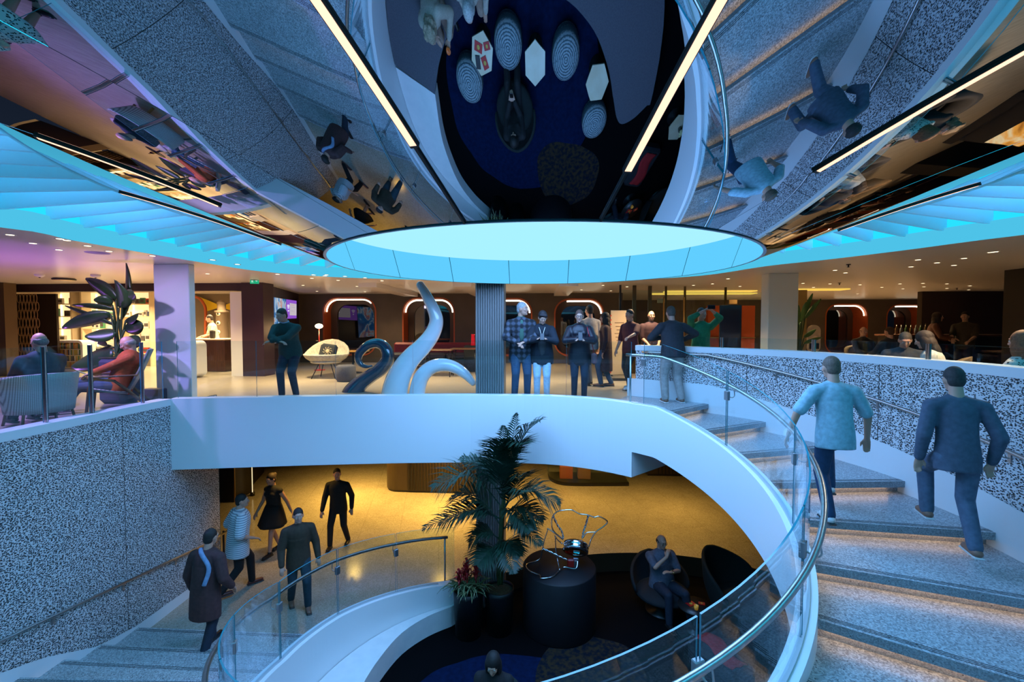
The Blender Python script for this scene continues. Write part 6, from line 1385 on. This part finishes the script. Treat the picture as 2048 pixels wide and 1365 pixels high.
m=MB(); m.ell((0,.02,.36),(.36,.36,.07)); m.build('seat_pad',cloth('navy_pad',(.012,.02,.035)),e)
for x,y in((-.26,-.22),(.26,-.22),(-.26,.24),(.26,.24)): m=MB(); m.tube([(x*.9,y*.9,.34),(x*1.1,y*1.1,0)],.018,8); m.build('leg',WOODC,e)
sitter('balding grey haired man in navy seen from behind in the woven armchair',V(L2),1.25,.38,cloth('navy_jumper',(.008,.014,.030)),DENIMD,(.22,.19,.18),'balding',h=1.76,lean=-10,head=(4,12,0),fat=1.15,vox=.009,tn='jumper')
q=aty(126,812,6.95); m=MB(); m.lathe([(.001,.30),(.40,.30),(.42,.33),(.40,.36),(.001,.365)],32); m2=m
e=empty('low_round_table',(-8.3,7.0,DECK),0,'low round pale table between the two armchairs at left','table'); m.build('top',mat('pale_top',(.55,.5,.48),.4),e)
for a in(0,120,240): m=MB(); m.tube([(.2*cos(radians(a)),.2*sin(radians(a)),.31),(.3*cos(radians(a)),.3*sin(radians(a)),0)],.018,8); m.build('leg',WOODC,e)
bt=aty(118,766,7.95); e=empty('pedestal_side_table',(bt.x,7.95,DECK),0,'slim dark side table carrying the beer bottle behind the rust jumper','table'); H=bt.z-DECK; m=MB(); m.lathe([(.001,H-.02),(.17,H-.02),(.17,H),(.001,H)],20); m.build('top',DARK,e); m=MB(); m.lathe([(.001,0),(.13,0),(.13,.015),(.02,.03),(.02,H)],16); m.build('pedestal',DARK,e)
m=MB(); m.lathe([(.001,0),(.033,0),(.034,.13),(.014,.18),(.014,.235),(.001,.235)],16); m.lathe([(.0345,.04),(.0347,.10)],16,(0,0,0),1); m.lathe([(.0145,.19),(.0145,.215)],16,(0,0,0),1); o=m.build('beer_bottle',[mat('brown_glass',(.03,.012,.006),.1),mat('bottle_label',(.55,.42,.05),.5)]); o.location=(bt.x,7.95,bt.z); tag(o,'dark beer bottle with yellow neck label on the slim side table','bottle')
q=aty(306,808,7.95); m=MB(); m.box((0,0,.11),(.36,.2,.22),bev=.015); o=m.build('floor_box',mat('floor_box_slate',(.05,.05,.08),.5)); o.location=(q.x,7.98,DECK); tag(o,'small dark box at the foot of the left white column','box')
# people on the deck at the near left, seen in the mirror
p=Person('woman in spotted dress standing at the near left balustrade with a phone',V((-6.98,4.12,DECK)),-pi/2,1.68,.91,lh=(-.06,.36,1.15),rh=(.08,.36,1.15),fem=True,fat=1.1,vox=.012,head=(15,0,0)); p.hair('long',(.16,.08,.04)); p.top(LEO,.5,.3,.022,'dress_top'); p.skirt(LEO,.55,.32); p.shoes(BKSHOE)
p=Person('person in black coat and white scarf standing behind the woven armchair',V((-8.1,4.7,DECK)),-pi/2+.3,1.72,.93,fat=1.1,vox=.014); p.hair('short',(.01,.01,.01)); p.top(BLK,1,.4,.03,'coat'); p.trousers(BLK); p.shoes(BKSHOE)
# backlit amber artwork on the right, seen in the mirror
AM=mat('amber_lightbox',(0,0,0),.3,emit=(1,.5,.1),es=1.0); t=NT(AM); no=t.n('ShaderNodeTexNoise',Scale=1.2,Detail=4.0,Distortion=1.6); t.l(t.coord(),no.inputs['Vector']); t.l(t.ramp(no.outputs['Fac'],[(.32,(.35,.10,.01)),(.48,(1,.42,.06)),(.60,(1,.78,.42)),(.75,(.9,.3,.04))]),t.b.inputs['Emission Color'])
e=empty('amber_lightbox',(9.42,7.85,DECK),0,'backlit amber marble panel on the dark wall of the right lounge','light box'); m=MB(); m.box((0,0,1.5),(.08,1.25,.95)); m.build('panel',AM,e); m=MB(); m.box((.06,0,1.2),(.08,1.4,2.0)); m.build('backing',BLACK,e); m=MB(); m.box((0,0,.15),(.3,1.4,.3)); m.build('plinth',BLACK,e)
# ------------------------------------------------------------------ LIGHTS, CAMERA
area('oculus_light',(0,CC.y,z0+.38),4.6,420,(.22,.45,1.0),shape='DISK')
for a in range(0,360,30):
    ar=radians(a); area('cove_light',(5.5*sin(ar),CC.y-5.5*cos(ar),6.9),1.4,16,(.16,.48,1.0))
# warm light over the lower deck
for x,y,p in ((-5.2,12.4,115),(-2.6,11.9,95),(-1.9,11.0,34),(-.8,13.5,22),(1.2,12.4,30),(3.6,12.0,30),(-5.3,9.4,16),(.6,10.2,11),(3.0,9.9,10)):
    area('lower_downlight',(x,y,2.55),.25,p,(1,.56,.11),spread=radians(125))
# shop, bar and lounge lamps
for x,y,p in ((-14.2,13.8,110),(-12.0,14.0,120),(-10.6,14.3,110),(-9.3,14.2,120),(-9.6,12.9,60),(-11.4,13.0,60)): area('shop_downlight',(x,y,6.12),.4,p,(1,.70,.36),spread=radians(140))
# warm light on the upper deck
for x,y,p in ((-6,10.8,150),(-9.5,10.0,110),(-3,11.2,110),(0,11.2,95),(2.6,10.6,80),(6,13,70),(9.5,14.5,200),(13.5,17.5,160),(8,18.5,110),(-5,14.8,50),(0,14.8,50),(7.5,9,40),(5.6,5.9,60)):
    area('deck_downlight',(x,y,6.15),.3,p,(1,.66,.33),spread=radians(130))
spot('purple_wash',(-7.7,5.9,6.12),(-7.6,6.3,3.6),420,(.42,.30,1),115)
spot('purple_up',(-8.9,7.3,3.7),(-8.6,6.8,6.2),160,(.50,.16,1),150,1,.03)
spot('purple_up',(-12.5,6.5,3.7),(-11.5,7,6.2),160,(.55,.16,.95),150,1,.03)
spot('violet_column',(-7.15,5.9,6.16),(-6.9,8.25,4.5),190,(.62,.48,1),80,.8,.05)
w=bpy.data.worlds.new('w'); SC.world=w; w.use_nodes=True; w.node_tree.nodes['Background'].inputs[0].default_value=(.10,.16,.3,1); w.node_tree.nodes['Background'].inputs[1].default_value=.12
cam=bpy.data.cameras.new('camera'); co=bpy.data.objects.new('camera',cam); COL.objects.link(co)
cam.sensor_width=36; cam.sensor_fit='HORIZONTAL'; cam.lens=36*F/2048; cam.clip_start=.05; cam.clip_end=200
co.matrix_world=Matrix((( RT.x,UPV.x,-FW.x,0),(RT.y,UPV.y,-FW.y,0),(RT.z,UPV.z,-FW.z,EYE),(0,0,0,1)))
SC.camera=co
vs=SC.view_settings; vs.view_transform='Standard'; vs.look='None'; vs.exposure=0; vs.gamma=1; vs.use_curve_mapping=False
try:
    SC.cycles.use_denoising=True; SC.cycles.max_bounces=10; SC.cycles.glossy_bounces=5; SC.cycles.diffuse_bounces=3; SC.cycles.transparent_max_bounces=24
    SC.cycles.sample_clamp_indirect=4; SC.cycles.caustics_reflective=False; SC.cycles.caustics_refractive=False
except Exception: pass
